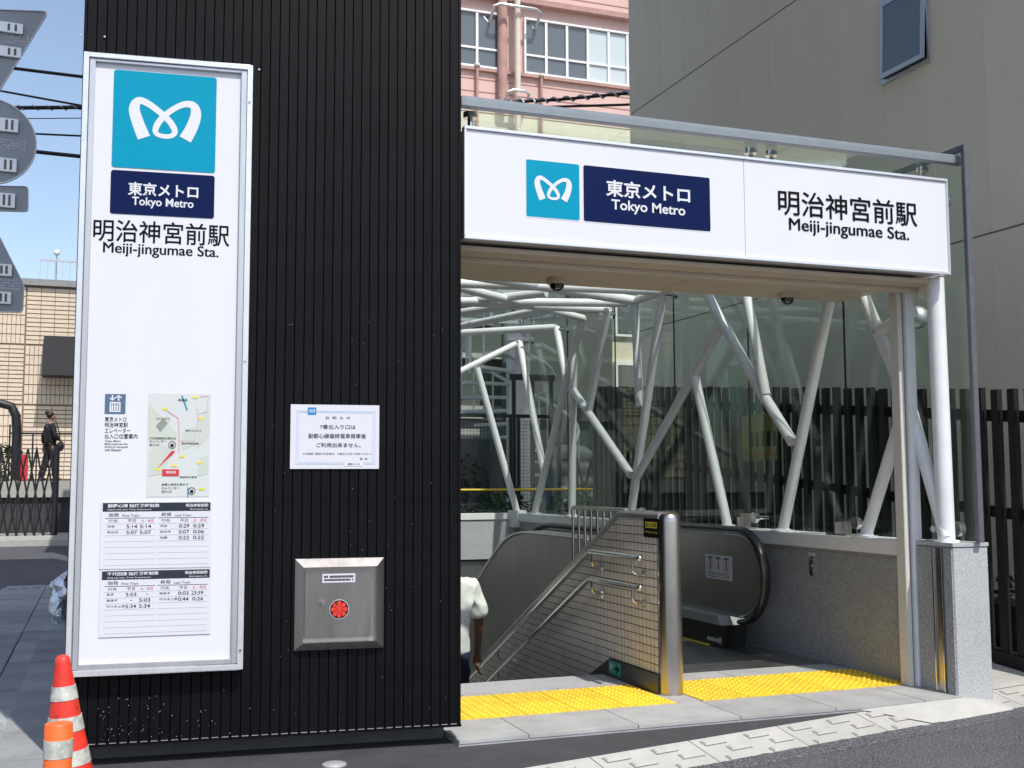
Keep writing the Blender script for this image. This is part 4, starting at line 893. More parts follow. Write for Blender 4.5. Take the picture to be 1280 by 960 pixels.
def body(lk, rk, la, ra, lh, rh, le, re, lw2, rw2, hx=0.0):
    def b(j, J, E_):
        j('pel', (0, 0, .93), (.135, .10)); j('sp', (0, .0, 1.12), (.125, .095), 'pel'); j('ch', (0, -.01, 1.30), (.15, .10), 'sp'); j('nb', (0, -.01, 1.44), (.075, .065), 'ch')
        j('nk', (0, .01, 1.50), .052, 'nb'); j('jaw', (0, .035, 1.545), (.058, .066), 'nk'); j('hd', (0, .025, 1.62), (.075, .09), 'jaw'); j('tp', (0, .01, 1.69), (.06, .075), 'hd')
        j('nose', (0, .125, 1.60), .011, 'hd')
        for s_, nm in ((-1, 'le'), (1, 're')): j(nm, (s_*.083, .01, 1.605), (.010, .018), 'hd')
        for s_, q, kn, an, el, wr_ in ((-1, 'l', lk, la, le, lw2), (1, 'r', rk, ra, re, rw2)):
            j(q+'hip', (s_*.09, 0, .86), .085, 'pel'); j(q+'kn_', kn, .056, q+'hip'); j(q+'cf', tuple((V(kn)*.6+V(an)*.4)+V((0, -.01, 0))), .054, q+'kn_'); j(q+'an', an, .038, q+'cf'); j(q+'heel', tuple(V(an)+V((0, -.03, -.035))), .032, q+'an'); j(q+'toe', tuple(V(an)+V((s_*.02, .16, -.05))), (.036, .022), q+'an')
            j(q+'sh', (s_*.175, -.01, 1.39), .058, 'ch'); j(q+'ua', tuple(V((s_*.19, -.01, 1.37))*.5+V(el)*.5), .047, q+'sh'); j(q+'el', el, .038, q+'ua'); j(q+'wr', wr_, .026, q+'el')
            hand(J, E_, q, V(wr_), (V(wr_)-V(el)).normalized()*.5+V((0, 0, -.6)), (0, 1, 0), 1, 1.15)
    return b
# man walking down the stairs, seen from behind (forward = +y)
loc = V((2.535, 8.34, -.94))
re_, rw_ = (.255, .02, 1.10), (.262, .10, .86); le_, lw3 = (-.25, -.04, 1.10), (-.25, .04, .86)
sh = JJ(('hem', (0, 0, .83), (.20, .145), None), ('pel', (0, 0, .93), (.19, .14), 'hem'), ('w', (0, 0, 1.08), (.175, .13), 'pel'), ('ch', (0, -.01, 1.30), (.185, .128), 'w'), ('nb', (0, -.01, 1.425), (.10, .08), 'ch'), ('nk', (0, 0, 1.462), (.068, .066), 'nb'),
        ('rs', (.185, -.01, 1.375), .078, 'ch'), ('re', (.245, .0, 1.20), .078, 'rs'), ('ro', (.258, .01, 1.13), .082, 're'), ('ls', (-.185, -.01, 1.375), .078, 'ch'), ('le', (-.24, -.01, 1.20), .078, 'ls'), ('lo', (-.25, -.02, 1.13), .082, 'le'))
trs = JJ(('pel', (0, 0, .98), (.165, .125), None), ('cr', (0, 0, .83), (.15, .12), 'pel'), ('rh', (.09, 0, .78), .105, 'cr'), ('rk', (.10, .10, .48), .082, 'rh'), ('ra', (.10, .0, .12), .075, 'rk'), ('lh', (-.09, 0, .78), .105, 'cr'), ('lk', (-.10, .02, .46), .082, 'lh'), ('la', (-.10, -.12, .10), .075, 'lk'))
hr_ = JJ(('a', (0, -.02, 1.66), (.083, .088), None), ('b', (0, -.03, 1.60), (.078, .07), 'a'), ('c', (0, .03, 1.705), (.066, .075), 'a'))
man, _ = person(loc, math.radians(-4), None, 1.0, 'man in white short sleeved shirt and dark blue trousers walking down the stairs', M['skin'],
    [('shirt', *sh, M['shirt'], 2), ('trousers', *trs, M['denim'], 2), ],
    body((-.10, .02, .46), (.10, .10, .48), (-.10, -.12, .10), (.10, .0, .08), 0, 0, le_, re_, lw3, rw_))
def child(name, mb, m, par):
    o = bpy.data.objects.new(name, mb.mesh(name, m)); COL.objects.link(o); o.parent = par; return o
child('hair', MB().ball((0, -.012, 1.660), .090, .98, 1.12, 1.0, 20, 14), M['hair'], man)
child('belt', MB().sweep([(0, 0, .885), (0, 0, .925)], .165, 24, flat=.80), M['ink'], man) if False else None
for s_ in (-1, 1):
    child('shoe', MB().ball((s_*.10, .05 if s_ > 0 else -.07, .04 if s_ > 0 else .055), .05, 1, 2.6, .9), M['bplas'], man); child('eye', MB().ball((s_*.032, .098, 1.625), .010), M['ink'], man)
# person on the raised terrace far left
pp = on(61, 600, 1, 30.0)
re_, rw_ = (.24, .02, 1.12), (.20, .20, 1.00); le_, lw3 = (-.27, -.06, 1.13), (-.33, -.02, .90)
sh = JJ(('pel', (0, 0, .86), (.18, .14), None), ('w', (0, 0, 1.02), (.17, .13), 'pel'), ('ch', (0, -.01, 1.30), (.18, .125), 'w'), ('nb', (0, -.01, 1.43), (.09, .08), 'ch'),
        ('rs', (.185, -.01, 1.375), .072, 'ch'), ('re', (.24, .02, 1.12), .062, 'rs'), ('ro', (.205, .17, 1.02), .05, 're'), ('ls', (-.185, -.01, 1.375), .072, 'ch'), ('le', (-.27, -.06, 1.13), .062, 'ls'), ('lo', (-.325, -.025, .94), .05, 'le'))
trs = JJ(('pel', (0, 0, 1.0), (.155, .12), None), ('rh', (.09, 0, .78), .10, 'pel'), ('rk', (.12, .08, .46), .085, 'rh'), ('ra', (.14, .10, .07), .085, 'rk'), ('lh', (-.09, 0, .78), .10, 'pel'), ('lk', (-.12, -.04, .46), .085, 'lh'), ('la', (-.14, -.16, .07), .085, 'lk'))
far, _ = person(V((pp.x, pp.y, 1.30)), math.radians(-65), None, .98, 'person in black jacket and trousers carrying a black bag on the raised terrace', M['skin2'],
    [('jacket', *sh, M['jacket'], 2), ('trousers', *trs, M['jacket'], 2), ],
    body((-.12, -.04, .46), (.12, .08, .46), (-.14, -.16, .09), (.14, .10, .09), 0, 0, le_, re_, lw3, rw_))
child('hair', MB().ball((0, -.02, 1.660), .090, .98, 1.12, 1.0, 20, 14).ball((0, -.10, 1.72), .05), M['hair'], far)
for s_ in (-1, 1): child('eye', MB().ball((s_*.032, .098, 1.625), .010), M['ink'], far); child('shoe', MB().ball((s_*.14, .12 if s_ > 0 else -.12, .035), .05, 1, 2.4, .8), M['bplas'], far)
bq = V((pp.x, pp.y, 1.30))+Matrix.Rotation(math.radians(-65), 3, 'Z') @ V((.22, .16, 0))
bg_ = thing('shoulder_bag', (bq.x, bq.y, 2.05), 'black bag hanging at the side of the person on the terrace', 'bag')
obj('bag_body', MB().ball((bq.x, bq.y, 2.14), .15, .6, 1.3, .8, 14, 10), M['jacket'], bg_); obj('strap', MB().sweep([(bq.x, bq.y-.12, 2.22), (bq.x-.03, bq.y-.05, 2.5), (bq.x-.12, bq.y, 2.78), (bq.x-.03, bq.y+.08, 2.5), (bq.x, bq.y+.12, 2.22)], .014, 8), M['jacket'], bg_)
# =================================================================== CONE, BOLLARD, SMALL THINGS
p = on(79, 818, 2, .585); cx, cy = p.x, p.y
cx += .045; co = thing('traffic_cone', (cx, cy, -.1), 'red traffic cone with three silver reflective bands beside the black tower', 'cone')
zt = .585
def cr_(z): return .024+.149*(zt-z)
def band(z0_, z1_, e): return [(cr_(z0_)+e, z0_), (cr_(z1_)+e, z1_)]
obj('cone_body', MB().lathe((cx, cy, 0), [(cr_(-.07)+.004, -.07), (cr_(.3), .3), (cr_(.555), .555), (.027, .572), (.018, .582), (.004, .586)], 40), M['redp'], co, ang=50)
for a, b in ((.470, .418), (.356, .301), (.231, .176)): obj('reflective_band', MB().lathe((cx, cy, 0), [(cr_(b)-.004, b), (cr_(b)+.0022, b), (cr_(a)+.0022, a), (cr_(a)-.004, a)], 40), M['refl'], co)
obj('cone_base', MB().box(cx-.19, cy-.19, -.10, cx+.19, cy+.19, -.068), M['redp'], co, bevel=.012)
co.rotation_euler = (0, -math.radians(4), 0)
dd_ = 3.93; q = CAM+ray(73.5, 904)*dd_
bo = thing('post_marker', (q.x, q.y, -.1), 'short orange flexible post marker with a silver band in front of the traffic cone', 'bollard')
obj('marker_tube', MB().lathe((q.x, q.y, 0), [(.047, -.08), (.047, q.z-.004), (.044, q.z), (.02, q.z+.001), (.001, q.z-.001)], 36), M['orange'], bo, ang=50)
for z_ in (q.z-.115, q.z-.26): obj('reflective_band', MB().lathe((q.x, q.y, 0), [(.0465, z_), (.0485, z_), (.0485, z_+.062), (.0465, z_+.062)], 36), M['refl'], bo)
obj('marker_base', MB().lathe((q.x, q.y, 0), [(.11, -.1), (.11, -.085), (.06, -.07), (.05, -.05)], 30), M['orange'], bo)
p = on(418, 956, 2, -.028); o = obj('metal_cap', MB().lathe((p.x, p.y, -.03), [(.055, 0), (.055, .006), (.045, .011), (.001, .013)], 24), M['alu_l']); tag(o, 'small round metal cap in the asphalt in front of the black tower', 'cap')
p = on(76, 786, 2, -.07); mb = MB().ball((0, 0, 0), .5, .22, .35, .52, 18, 14)
for v in mb.v:
    v += V((noise.noise(v*9), noise.noise(v*9+V((5, 0, 0))), noise.noise(v*9+V((0, 7, 0)))))*.07
mb.v = [v+V((p.x+.02, p.y, .17)) for v in mb.v]; o = obj('plastic_bundle', mb, M['foil'], ang=20); tag(o, 'crumpled shiny silver plastic bundle on the pavement behind the tall sign', 'plastic')
# =================================================================== ROAD SIGNS seen from behind
SP = Plane((0, 8.5, 0), (1, .06, 0))
def spx(pts): return [SP.px(x, y) for x, y in pts]
def sround(pts, r_=.03):
    out = []
    n = len(pts)
    for i in range(n):
        p, a, b = V(pts[i]), V(pts[i-1]), V(pts[(i+1) % n]); u = (a-p).normalized(); v = (b-p).normalized()
        for t in (0, .25, .5, .75, 1): 
            q1 = p+u*r_*(1-t); q2 = p+v*r_*t; out.append(tuple(q1*(1-t)+q2*t))
    return out
def road_sign(name, pts, label, rails, marks):
    c = [sum(p_[0] for p_ in pts)/len(pts), sum(p_[1] for p_ in pts)/len(pts)]
    t = thing(name, SP.pt(c[0], c[1], 0), label, 'road sign', 'road signs seen from behind at the left edge')
    obj('plate', MB().ppoly(SP, pts, 0, .012), M['signback'], t)
    inn = [((x-c[0])*.975+c[0], (z-c[1])*.975+c[1]) for x, z in pts]; n = len(pts); rim = MB()
    A = [SP.pt(x, z, .008) for x, z in pts]; B = [SP.pt(x, z, .008) for x, z in inn]; C0 = [SP.pt(x, z, .0005) for x, z in inn]
    rim.add(A+B+C0+[SP.pt(x, z, -.014) for x, z in pts], [(i, (i+1) % n, (i+1) % n+n, i+n) for i in range(n)]+[(i+n, (i+1) % n+n, (i+1) % n+2*n, i+2*n) for i in range(n)]+[(i, (i+1) % n, (i+1) % n+3*n, i+3*n) for i in range(n)])
    obj('rim', rim, M['alu'], t)
    for x0, y0, x1, y1 in rails:
        r_ = SP.rect(x0, y0, x1, y1); obj('mounting_rail', MB().pbox(SP, r_[0], r_[1], r_[2], r_[3], .0, .022), M['alu_l'], t, bevel=.003)
        for k in (.80, .90): obj('rail_slot', MB().pbox(SP, r_[0]+(r_[2]-r_[0])*k-.010, r_[1]+.015, r_[0]+(r_[2]-r_[0])*k+.006, r_[3]-.012, .02, .024), M['jointd'], t)
    mk = MB()
    for x0, y0, x1, y1 in marks:
        r_ = SP.rect(x0, y0, x1, y1); nx = int((x1-x0)/3.2)
        for row in range(4):
            for k in range(nx):
                if random.random() < .75: prect(mk, SP, sub(r_, k/nx, row*.25+.04, k/nx+.7/nx, row*.25+.19), .0022)
    o = obj('sticker_print', mk, M['paper'], t, smooth=False)
    return t
road_sign('road_sign', sround(spx([(62, 14), (-90, 8), (-14, 136)]), .05), 'grey back of a downward pointing triangular road sign, topmost on the left', [(-60, 25, 29, 38), (-50, 56, 27, 69)], [(-20, 41, 37, 54)])
cc = SP.px(-14, 176); R_ = .31; road_sign('road_sign', [(cc[0]+R_*math.cos(2*PI*k/48), cc[1]+R_*math.sin(2*PI*k/48)) for k in range(48)], 'grey back of a round road sign below the triangular one', [(-50, 146, 23, 163), (-50, 196, 21, 213)], [(-40, 172, 33, 185)])
road_sign('road_sign', sround(spx([(36, 233), (-56, 231), (-56, 262), (36, 265)]), .03), 'grey back of a small rectangular road sign plate', [(-50, 240, 19, 258)], [])
road_sign('road_sign', sround(spx([(-14, 268), (31, 357), (29, 391), (-58, 389), (-60, 354)]), .03), 'grey back of a pointed five sided road sign, lowest on the left', [(-50, 329, 15, 344), (-50, 364, 14, 379)], [(-40, 347, 26, 361)])
q = SP.px(-14, 176); pc = SP.pt(q[0], 0, -.06); o = obj('sign_pole', MB().cyl((pc.x, pc.y, -.1), (pc.x, pc.y, 4.9), .032, n=20), M['signback']); tag(o, 'grey steel pole carrying the road signs just outside the left edge', 'pole')
# =================================================================== FENCE (dark slats) along the right
fe = thing('slat_fence', (5.7, 9, .1), 'tall dark brown fence of upright slats along the passage beside the grey building', 'fence')
def ftop(y): return 1.835+.0835*(y-5.7)
def fbot(y): return .07+.085*(y-5.85)
y = 5.22; k = 0
while y < 12.6:
    s_ = MB().box(5.68, y, fbot(y)+.02, 5.722, y+.060, ftop(y)+.006*math.sin(k*2.3)); obj('slat', s_, M['fence'], fe, smooth=False); y += .146; k += 1
def frail(dz0, dz1, f_, x0, x1): return MB().yz([(5.2, f_(5.2)+dz0), (12.66, f_(12.66)+dz0), (12.66, f_(12.66)+dz1), (5.2, f_(5.2)+dz1)], x0, x1)
obj('rail', frail(-.225, -.145, ftop, 5.723, 5.763), M['fence'], fe); obj('rail', frail(.90, .975, fbot, 5.723, 5.763), M['fence'], fe); obj('rail', frail(-.06, .02, fbot, 5.66, 5.75), M['fence'], fe)
for y in (5.3, 7.3, 9.3, 11.3, 12.65): obj('post', MB().box(5.764, y, gz(y)-.1, 5.83, y+.07, ftop(y)-.02), M['fence'], fe)
# yellow wall notice, and a board built in place of a sign's glass reflection
p = on(923, 469, 0, 6.49); a = on(911, 458, 0, 6.49); b = on(936, 481, 0, 6.49)
o = obj('wall_notice', MB().box(6.478, a.y, b.z, 6.488, b.y, a.z), M['paleyel']); tag(o, 'pale yellow notice sheet on the grey building wall behind the glass', 'notice')
a = on(928, 520, 0, 5.67); b = on(972, 575, 0, 5.67)
yb_ = thing('sign_reflection', (5.67, (a.y+b.y)/2, b.z), 'board with black bands put on the slat fence to imitate a yellow sign reflected in the glass', 'board')
obj('board', MB().box(5.662, a.y, b.z, 5.674, b.y, a.z), mat('dull_yellow_reflection', (.16, .13, .02), .7), yb_)
mb = MB()
for k in range(5): mb.box(5.6605, b.y+.10*k*(a.y-b.y)/.6, b.z+.3*(a.z-b.z), 5.6618, b.y+(.10*k+.06)*(a.y-b.y)/.6, b.z+.62*(a.z-b.z))
obj('black_marks', mb, M['ink'], yb_, smooth=False)
obj('red_band', MB().box(5.6605, a.y, b.z+.08*(a.z-b.z), 5.6618, b.y, b.z+.2*(a.z-b.z)), M['brown'], yb_)
# =================================================================== GREY BUILDING
gb = thing('grey_building', (10, 8, 0), 'tall taupe panelled building on the right with one small open window', 'building')
GX = 6.5
obj('wall_core', MB().box(GX+.0045, 3.201, -.5, 15, 13.049, 12.2), M['joint'], gb, smooth=False)
zs = [-.4, .24, 3.165, 6.09, 9.015, 11.94]
gm = {}
k = 0; y = 3.2
while y < 13.0:
    y1_ = min(y+.6, 13.05)
    for a, b in zip(zs, zs[1:]):
        key = (round(y1_-y, 2), round(b-a, 2))
        if key not in gm: gm[key] = MB().box(0, .0025, .008, .03, y1_-y-.0025, b-a-.008).mesh('wall_panel', M['alc'])
        inst('wall_panel', gm[key], gb, (GX+random.uniform(0, .002), y, a))
    y = y1_
for z_ in zs[1:]: obj('joint_gap', MB().box(GX+.0025, 3.202, z_-.0085, GX+.03, 13.048, z_+.0085), M['jointd'], gb)
obj('end_wall', MB().box(GX+.0, 13.052, -.4, 15, 13.09, 12.2), M['alc'], gb); obj('front_wall', MB().box(GX+.0, 3.16, -.4, 15, 3.198, 12.2), M['alc'], gb); obj('roof_edge', MB().box(GX-.04, 3.1, 11.95, 15, 13.15, 12.25), M['alc'], gb)
wy0, wy1, wz0, wz1 = 7.42, 7.98, 4.80, 5.50
wn = obj('window', MB().box(GX-.02, wy0-.035, wz0-.035, GX-.002, wy0, wz1+.035).box(GX-.02, wy1, wz0-.035, GX-.002, wy1+.035, wz1+.035).box(GX-.02, wy0, wz0-.035, GX-.002, wy1, wz0).box(GX-.02, wy0, wz1, GX-.002, wy1, wz1+.035), M['alu'], gb)
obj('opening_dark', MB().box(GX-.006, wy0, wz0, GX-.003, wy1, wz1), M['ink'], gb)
t_ = .035
sash = MB(); 
def tilt(z): return GX-.03-(wz1-z)/(wz1-wz0)*t_
for (ya, yb2, za, zb_) in ((wy0, wy0+.035, wz0, wz1), (wy1-.035, wy1, wz0, wz1), (wy0+.035, wy1-.035, wz0, wz0+.04), (wy0+.035, wy1-.035, wz1-.04, wz1)):
    sash.add([(tilt(za), ya, za), (tilt(za), yb2, za), (tilt(za)+.02, yb2, za), (tilt(za)+.02, ya, za), (tilt(zb_), ya, zb_), (tilt(zb_), yb2, zb_), (tilt(zb_)+.02, yb2, zb_), (tilt(zb_)+.02, ya, zb_)], [(3,2,1,0),(4,5,6,7),(0,1,5,4),(1,2,6,5),(2,3,7,6),(3,0,4,7)])
obj('sash', sash, M['alu'], wn, smooth=False)
za, zb_ = wz0+.04, wz1-.04
obj('pane', MB().add([(tilt(za)+.008, wy0+.035, za), (tilt(za)+.008, wy1-.035, za), (tilt(zb_)+.008, wy1-.035, zb_), (tilt(zb_)+.008, wy0+.035, zb_), (tilt(za)+.014, wy0+.035, za), (tilt(za)+.014, wy1-.035, za), (tilt(zb_)+.014, wy1-.035, zb_), (tilt(zb_)+.014, wy0+.035, zb_)], [(0,1,2,3),(7,6,5,4),(0,4,5,1),(2,6,7,3),(1,5,6,2),(3,7,4,0)]), M['wpane'], wn, smooth=False)
# grate on the side passage
gr = thing('drain_grate', (5.35, 6.0, .02), 'small dark metal drain grate on the pale ground right of the pillar', 'grate')
gg = [on(x, y, 2, .02) for x, y in ((1245, 824),)]; x0_, y0_ = gg[0].x-.16, gg[0].y-.1
obj('grate_frame', MB().box(x0_, y0_, gz(y0_)-.02, x0_+.34, y0_+.34, gz(y0_)+.012), M['jointd'], gr)
for k in range(7): obj('grate_bar', MB().box(x0_+.02+k*.045, y0_+.01, gz(y0_)+.0125, x0_+.045+k*.045, y0_+.33, gz(y0_)+.022), M['signback'], gr)
# =================================================================== FOLIAGE HELPER
def leaves(mb, c, rx, ry, rz, n, s):
    for _ in range(n):
        while True:
            p = V((random.uniform(-1, 1), random.uniform(-1, 1), random.uniform(-1, 1)))
            if .3 < p.length < 1: break
        p = V((c[0]+p.x*rx, c[1]+p.y*ry, c[2]+p.z*rz)); a = V((random.gauss(0, 1), random.gauss(0, 1), random.gauss(0, .6))).normalized(); b = a.cross(V((random.random(), random.random(), 1))).normalized()
        l = s*random.uniform(.6, 1.3); mb.add([p-a*l, p+b*l*.4, p+a*l, p-b*l*.4], [(0, 1, 2, 3)])
def plant(name, c, r3, n, s, label, m='leaf', group=None, stems=5):
    t = thing(name, (c[0], c[1], c[2]-r3[2]), label, 'plant', group)
    mb = MB(); leaves(mb, c, *r3, n, s); o = obj('foliage', mb, M[m], t, smooth=False); o['kind'] = 'stuff'
    st_ = MB()
    for k in range(stems): st_.sweep([(c[0], c[1], c[2]-r3[2]), (c[0]+random.uniform(-.6, .6)*r3[0], c[1]+random.uniform(-.5, .5)*r3[1], c[2]+random.uniform(0, .6)*r3[2])], [.012, .005], 5)
    obj('stem', st_, M['soil'], t)
    return t
p = on(1251, 738, 0, 6.0); plant('potted_plant', (6.0, p.y, p.z), (.10, .12, .12), 60, .04, 'small green plant behind the dark slat fence right of the pillar')
o = obj('planter_box', MB().box(5.86, p.y-.3, -.1, 6.2, p.y+.35, p.z-.08), M['bplas']); tag(o, 'dark planter box behind the slat fence right of the pillar', 'planter')
# =================================================================== PINK BUILDING
PY = 28.0
PB = Plane((0, PY, 0), (1, 0, 0))
pb_ = thing('pink_building', (12, 30, 0), 'large pink rendered building with white framed windows and outside pipes', 'building')
obj('wall', MB().box(2, PY+.0, 11.20, 26, 38, 24), M['pink'], pb_, smooth=False)
obj('lower_wall', MB().box(2, PY+.02, -.1, 26, 38, 11.19), M['creamw'], pb_, smooth=False)
def pw_(x, y): return PB.px(x, y)
zt_, zb0 = 13.94, 12.46
for z_ in (11.75, 12.10, 14.75, 15.1): obj('score_line', MB().box(2, PY-.012, z_, 26, PY-.001, z_+.025), M['pinkd'], pb_)
obj('ledge', MB().box(2, PY-.22, 14.35, 26, PY-.002, 14.50), M['pinkd'], pb_); obj('ledge', MB().box(2, PY-.10, zb0-.14, 26, PY-.002, zb0-.06), M['pinkd'], pb_)
def window(x0, x1, bays, z0_, z1_, curt=()):
    f_ = MB(); t = .055; n = len(bays)-1
    xs_ = [x0+(x1-x0)*b for b in bays]
    for i, x in enumerate(xs_): f_.box(x-t/2, PY-.09, z0_, x+t/2, PY-.004, z1_)
    fr2 = obj('window', MB().box(x0-t, PY-.10, z0_-t, x1+t, PY-.005, z0_).box(x0-t, PY-.10, z1_, x1+t, PY-.005, z1_+t).box(x0-t, PY-.10, z0_, x0-.001, PY-.005, z1_).box(x1+.001, PY-.10, z0_, x1+t, PY-.005, z1_), M['whitep'], pb_, smooth=False)
    for i in range(n):
        a, b = xs_[i], xs_[i+1]; zm = z0_+(z1_-z0_)*.33
        for (za, zb2) in ((z0_, zm), (zm, z1_)): obj('pane', MB().box(a+.03, PY-.03, za+.03, b-.03, PY-.010, zb2-.03), M['curtain' if i in curt else 'wpane'], fr2)
        obj('sash_bar', MB().box(a, PY-.075, zm-.028, b, PY-.02, zm+.028), M['whitep'], fr2)
        if i: obj('mullion', MB().box(a-.035, PY-.085, z0_, a+.035, PY-.01, z1_), M['whitep'], fr2)
window(6.9, 10.10, (0, .25, .5, .75, 1), zb0, zt_)
window(10.72, 16.1, (0, .1115, .2279, .3457, .466, .575, .68, .79, .9, 1), zb0, zt_, (3, 4))
window(17.0, 22, (0, .2, .4, .6, .8, 1), zb0, zt_, (1,))
for x0_, x1_ in ((6.9, 10.10), (10.72, 16.1)): window(x0_, x1_, (0, .2, .4, .6, .8, 1), 16.2, 17.7, (2,)); window(x0_, x1_, (0, .2, .4, .6, .8, 1), 8.9, 10.3, (2,))
for px_, r_ in ((642, .085),): x = pw_(px_, 40)[0]; obj('drain_pipe', MB().cyl((x, PY-.30, .2), (x, PY-.30, 24), r_, n=14), M['cream'], pb_); obj('drain_pipe', MB().cyl((x-.38, PY-.14, 11.3), (x-.38, PY-.14, 24), .14, n=12), M['pinkd'], pb_)
for (xa, ya, xb, yb2) in ((611, 13, 668, 19), (628, 119, 654, 122)):
    a, b = pw_(xa, ya), pw_(xb, yb2); pts = [(a[0], PY-.1, a[1]-.35), (a[0], PY-.45, a[1]-.05), (a[0]+.15, PY-.5, a[1]), (b[0]-.15, PY-.5, a[1]), (b[0], PY-.45, a[1]-.05), (b[0], PY-.1, a[1]-.35)]
    obj('pipe_bracket', MB().sweep(pts, .045, 8), M['alu'], pb_)
for px_, y0_, y1_ in ((595, 85, 122), (675, 98, 130)):
    a, b = pw_(px_, y0_), pw_(px_, y1_); obj('vent_pipe', MB().cyl((a[0], PY-.1, b[1]-1), (a[0], PY-.1, a[1]), .04, n=8), M['pinkd'], pb_); obj('vent_cap', MB().lathe((a[0], PY-.1, a[1]), [(.05, 0), (.09, .03), (.08, .09)], 10), M['cream'], pb_)
# =================================================================== MID BUILDING AND THINGS BEHIND THE CANOPY
mdb = thing('low_grey_building', (5, 21, 0), 'low dark grey building with a pale ground floor seen through the canopy glass', 'building')
obj('upper_wall', MB().box(.05, 20, 2.65, 8.1, 26, 6.2), M['dgreyw'], mdb); obj('band', MB().box(.03, 19.9, 2.42, 8.15, 19.998, 2.66), M['conc'], mdb); obj('band', MB().box(.03, 19.85, 3.55, 8.15, 19.998, 3.65), M['conc'], mdb)  # left end lengthened out of view to block a reflection in the canopy glass
obj('ground_floor_wall', MB().box(.05, 20.02, -.1, 8.1, 26, 2.41), M['conc'], mdb); obj('roof_slab', MB().box(-.02, 19.7, 6.2, 8.3, 26, 6.45), M['conc'], mdb)
for k in range(5):
    x = 2.6+k*1.15; wf = obj('window', MB().box(x, 19.96, .8, x+.9, 20.018, 2.1), M['alu'], mdb); obj('pane', MB().box(x+.06, 19.95, .86, x+.84, 19.958, 2.04), M['wpane'], wf)
    wf = obj('window', MB().box(x, 19.94, 4.2, x+.9, 19.998, 5.4), M['alu'], mdb); obj('pane', MB().box(x+.06, 19.93, 4.26, x+.84, 19.938, 5.34), M['wpane'], wf)
bb = thing('beige_building', (10, 22, 0), 'narrow beige building end with stacked windows between the fence and the grey block', 'building')
obj('wall', MB().box(9.2, 20, -.1, 14, 26, 7.4), M['creamw'], bb)
for k in range(4): wf = obj('window', MB().box(9.5, 19.93, .9+k*1.6, 10.6, 19.998, 2.0+k*1.6), M['whitep'], bb); obj('pane', MB().box(9.57, 19.915, .97+k*1.6, 10.53, 19.928, 1.93+k*1.6), M['wpane'], wf)
# spiral stair
ss = thing('spiral_staircase', (6.25, 17.5, -.1), 'white outdoor spiral staircase seen through the canopy glass', 'staircase')
sx_, sy_ = 6.55, 17.5
obj('column', MB().cyl((sx_, sy_, -.1), (sx_, sy_, 4.6), .20, n=20), M['whitep'], ss)
rail = []
for k in range(16):
    a0 = math.radians(-48+k*24); a1 = a0+math.radians(24); z = .9+k*.215
    pr = [(sx_+.19*math.cos(a0), sy_+.19*math.sin(a0)), (sx_+1.0*math.cos(a0), sy_+1.0*math.sin(a0)), (sx_+1.0*math.cos(a1), sy_+1.0*math.sin(a1)), (sx_+.19*math.cos(a1), sy_+.19*math.sin(a1))]
    obj('tread', MB().add([(x, y, z) for x, y in pr]+[(x, y, z+.05) for x, y in pr], [(3,2,1,0),(4,5,6,7),(0,1,5,4),(1,2,6,5),(2,3,7,6),(3,0,4,7)]), M['whitep'], ss)
    obj('baluster', MB().cyl((pr[1][0], pr[1][1], z), (pr[1][0], pr[1][1], z+.95), .014, n=8), M['whitep'], ss)
    rail += [(sx_+1.0*math.cos(a0+t*math.radians(8)), sy_+1.0*math.sin(a0+t*math.radians(8)), z+.95+t*.0717) for t in range(3)]
obj('stair_rail', MB().sweep(rail, .028, 10), M['whitep'], ss)
hc = [on(x, y, 1, yy) for x, y, yy in ((658, 442, 17.0), (668, 447, 16.9), (680, 453, 16.9), (688, 461, 17.0), (692, 470, 17.1), (690, 481, 17.3), (684, 489, 17.5), (672, 494, 17.7))]
obj('stair_rail', MB().sweep([tuple(v) for v in hc], .035, 12), M['whitep'], ss)
for k in (0, 3, 6): obj('baluster', MB().cyl(tuple(hc[k]), (hc[k].x, hc[k].y, hc[k].z-.9), .014, n=8), M['whitep'], ss)
for x in (5.20, 5.33, 5.60): obj('upper_pole', MB().cyl((x, 17.2, 3.0), (x, 17.2, 5.2), .03, n=10), M['whitep'], ss)
obj('landing', MB().box(4.6, 17.0, 4.25, 7.2, 18.6, 4.36), M['whitep'], ss)
# mesh fence and yellow bar
mf = thing('mesh_fence', (5, 15, 0), 'dark wire mesh fence behind the canopy', 'fence')
for x in (3.6, 4.55, 5.5, 5.62, 6.25): obj('post', MB().box(x-.02, 15.0, -.1, x+.02, 15.05, 2.15), M['iron'], mf)
wr2 = MB()
for k in range(54): wr2.box(3.6+k*.05, 15.02, .75, 3.604+k*.05, 15.024, 2.1)
for k in range(28): wr2.box(3.6, 15.025, .75+k*.05, 6.25, 15.029, .754+k*.05)
o = obj('wire_mesh', wr2, M['iron'], mf, smooth=False); o['kind'] = 'stuff'
obj('top_rail', MB().box(3.6, 15.0, 2.15, 6.27, 15.05, 2.2), M['iron'], mf)
yb2_ = obj('yellow_barrier_pole', MB().cyl((3.2, 14.4, 1.13), (7.6, 14.2, 1.13), .016, n=10), M['yellow']); tag(yb2_, 'thin yellow barrier pole behind the canopy above the planting', 'pole')
ORD = ('leftmost', 'second', 'third', 'fourth', 'fifth', 'sixth', 'seventh', 'eighth', 'ninth and last')
for k in range(9): plant('shrub', (3.6+.36*k, 14.7+.1*(k % 2), .75+.12*math.sin(k*1.7)), (.26, .22, .36), 230, .05, ('pale' if k % 3 else 'dark')+' leafy shrub, '+ORD[k]+' from the left in the planter behind the canopy', m='leaf' if k % 3 else 'leafd', group='shrubs behind the canopy')
o = obj('planter_wall', MB().box(3.3, 14.45, -.1, 7.0, 15.0, .45), M['dgreyw']); tag(o, 'long dark planter wall under the shrubs behind the canopy', 'planter')
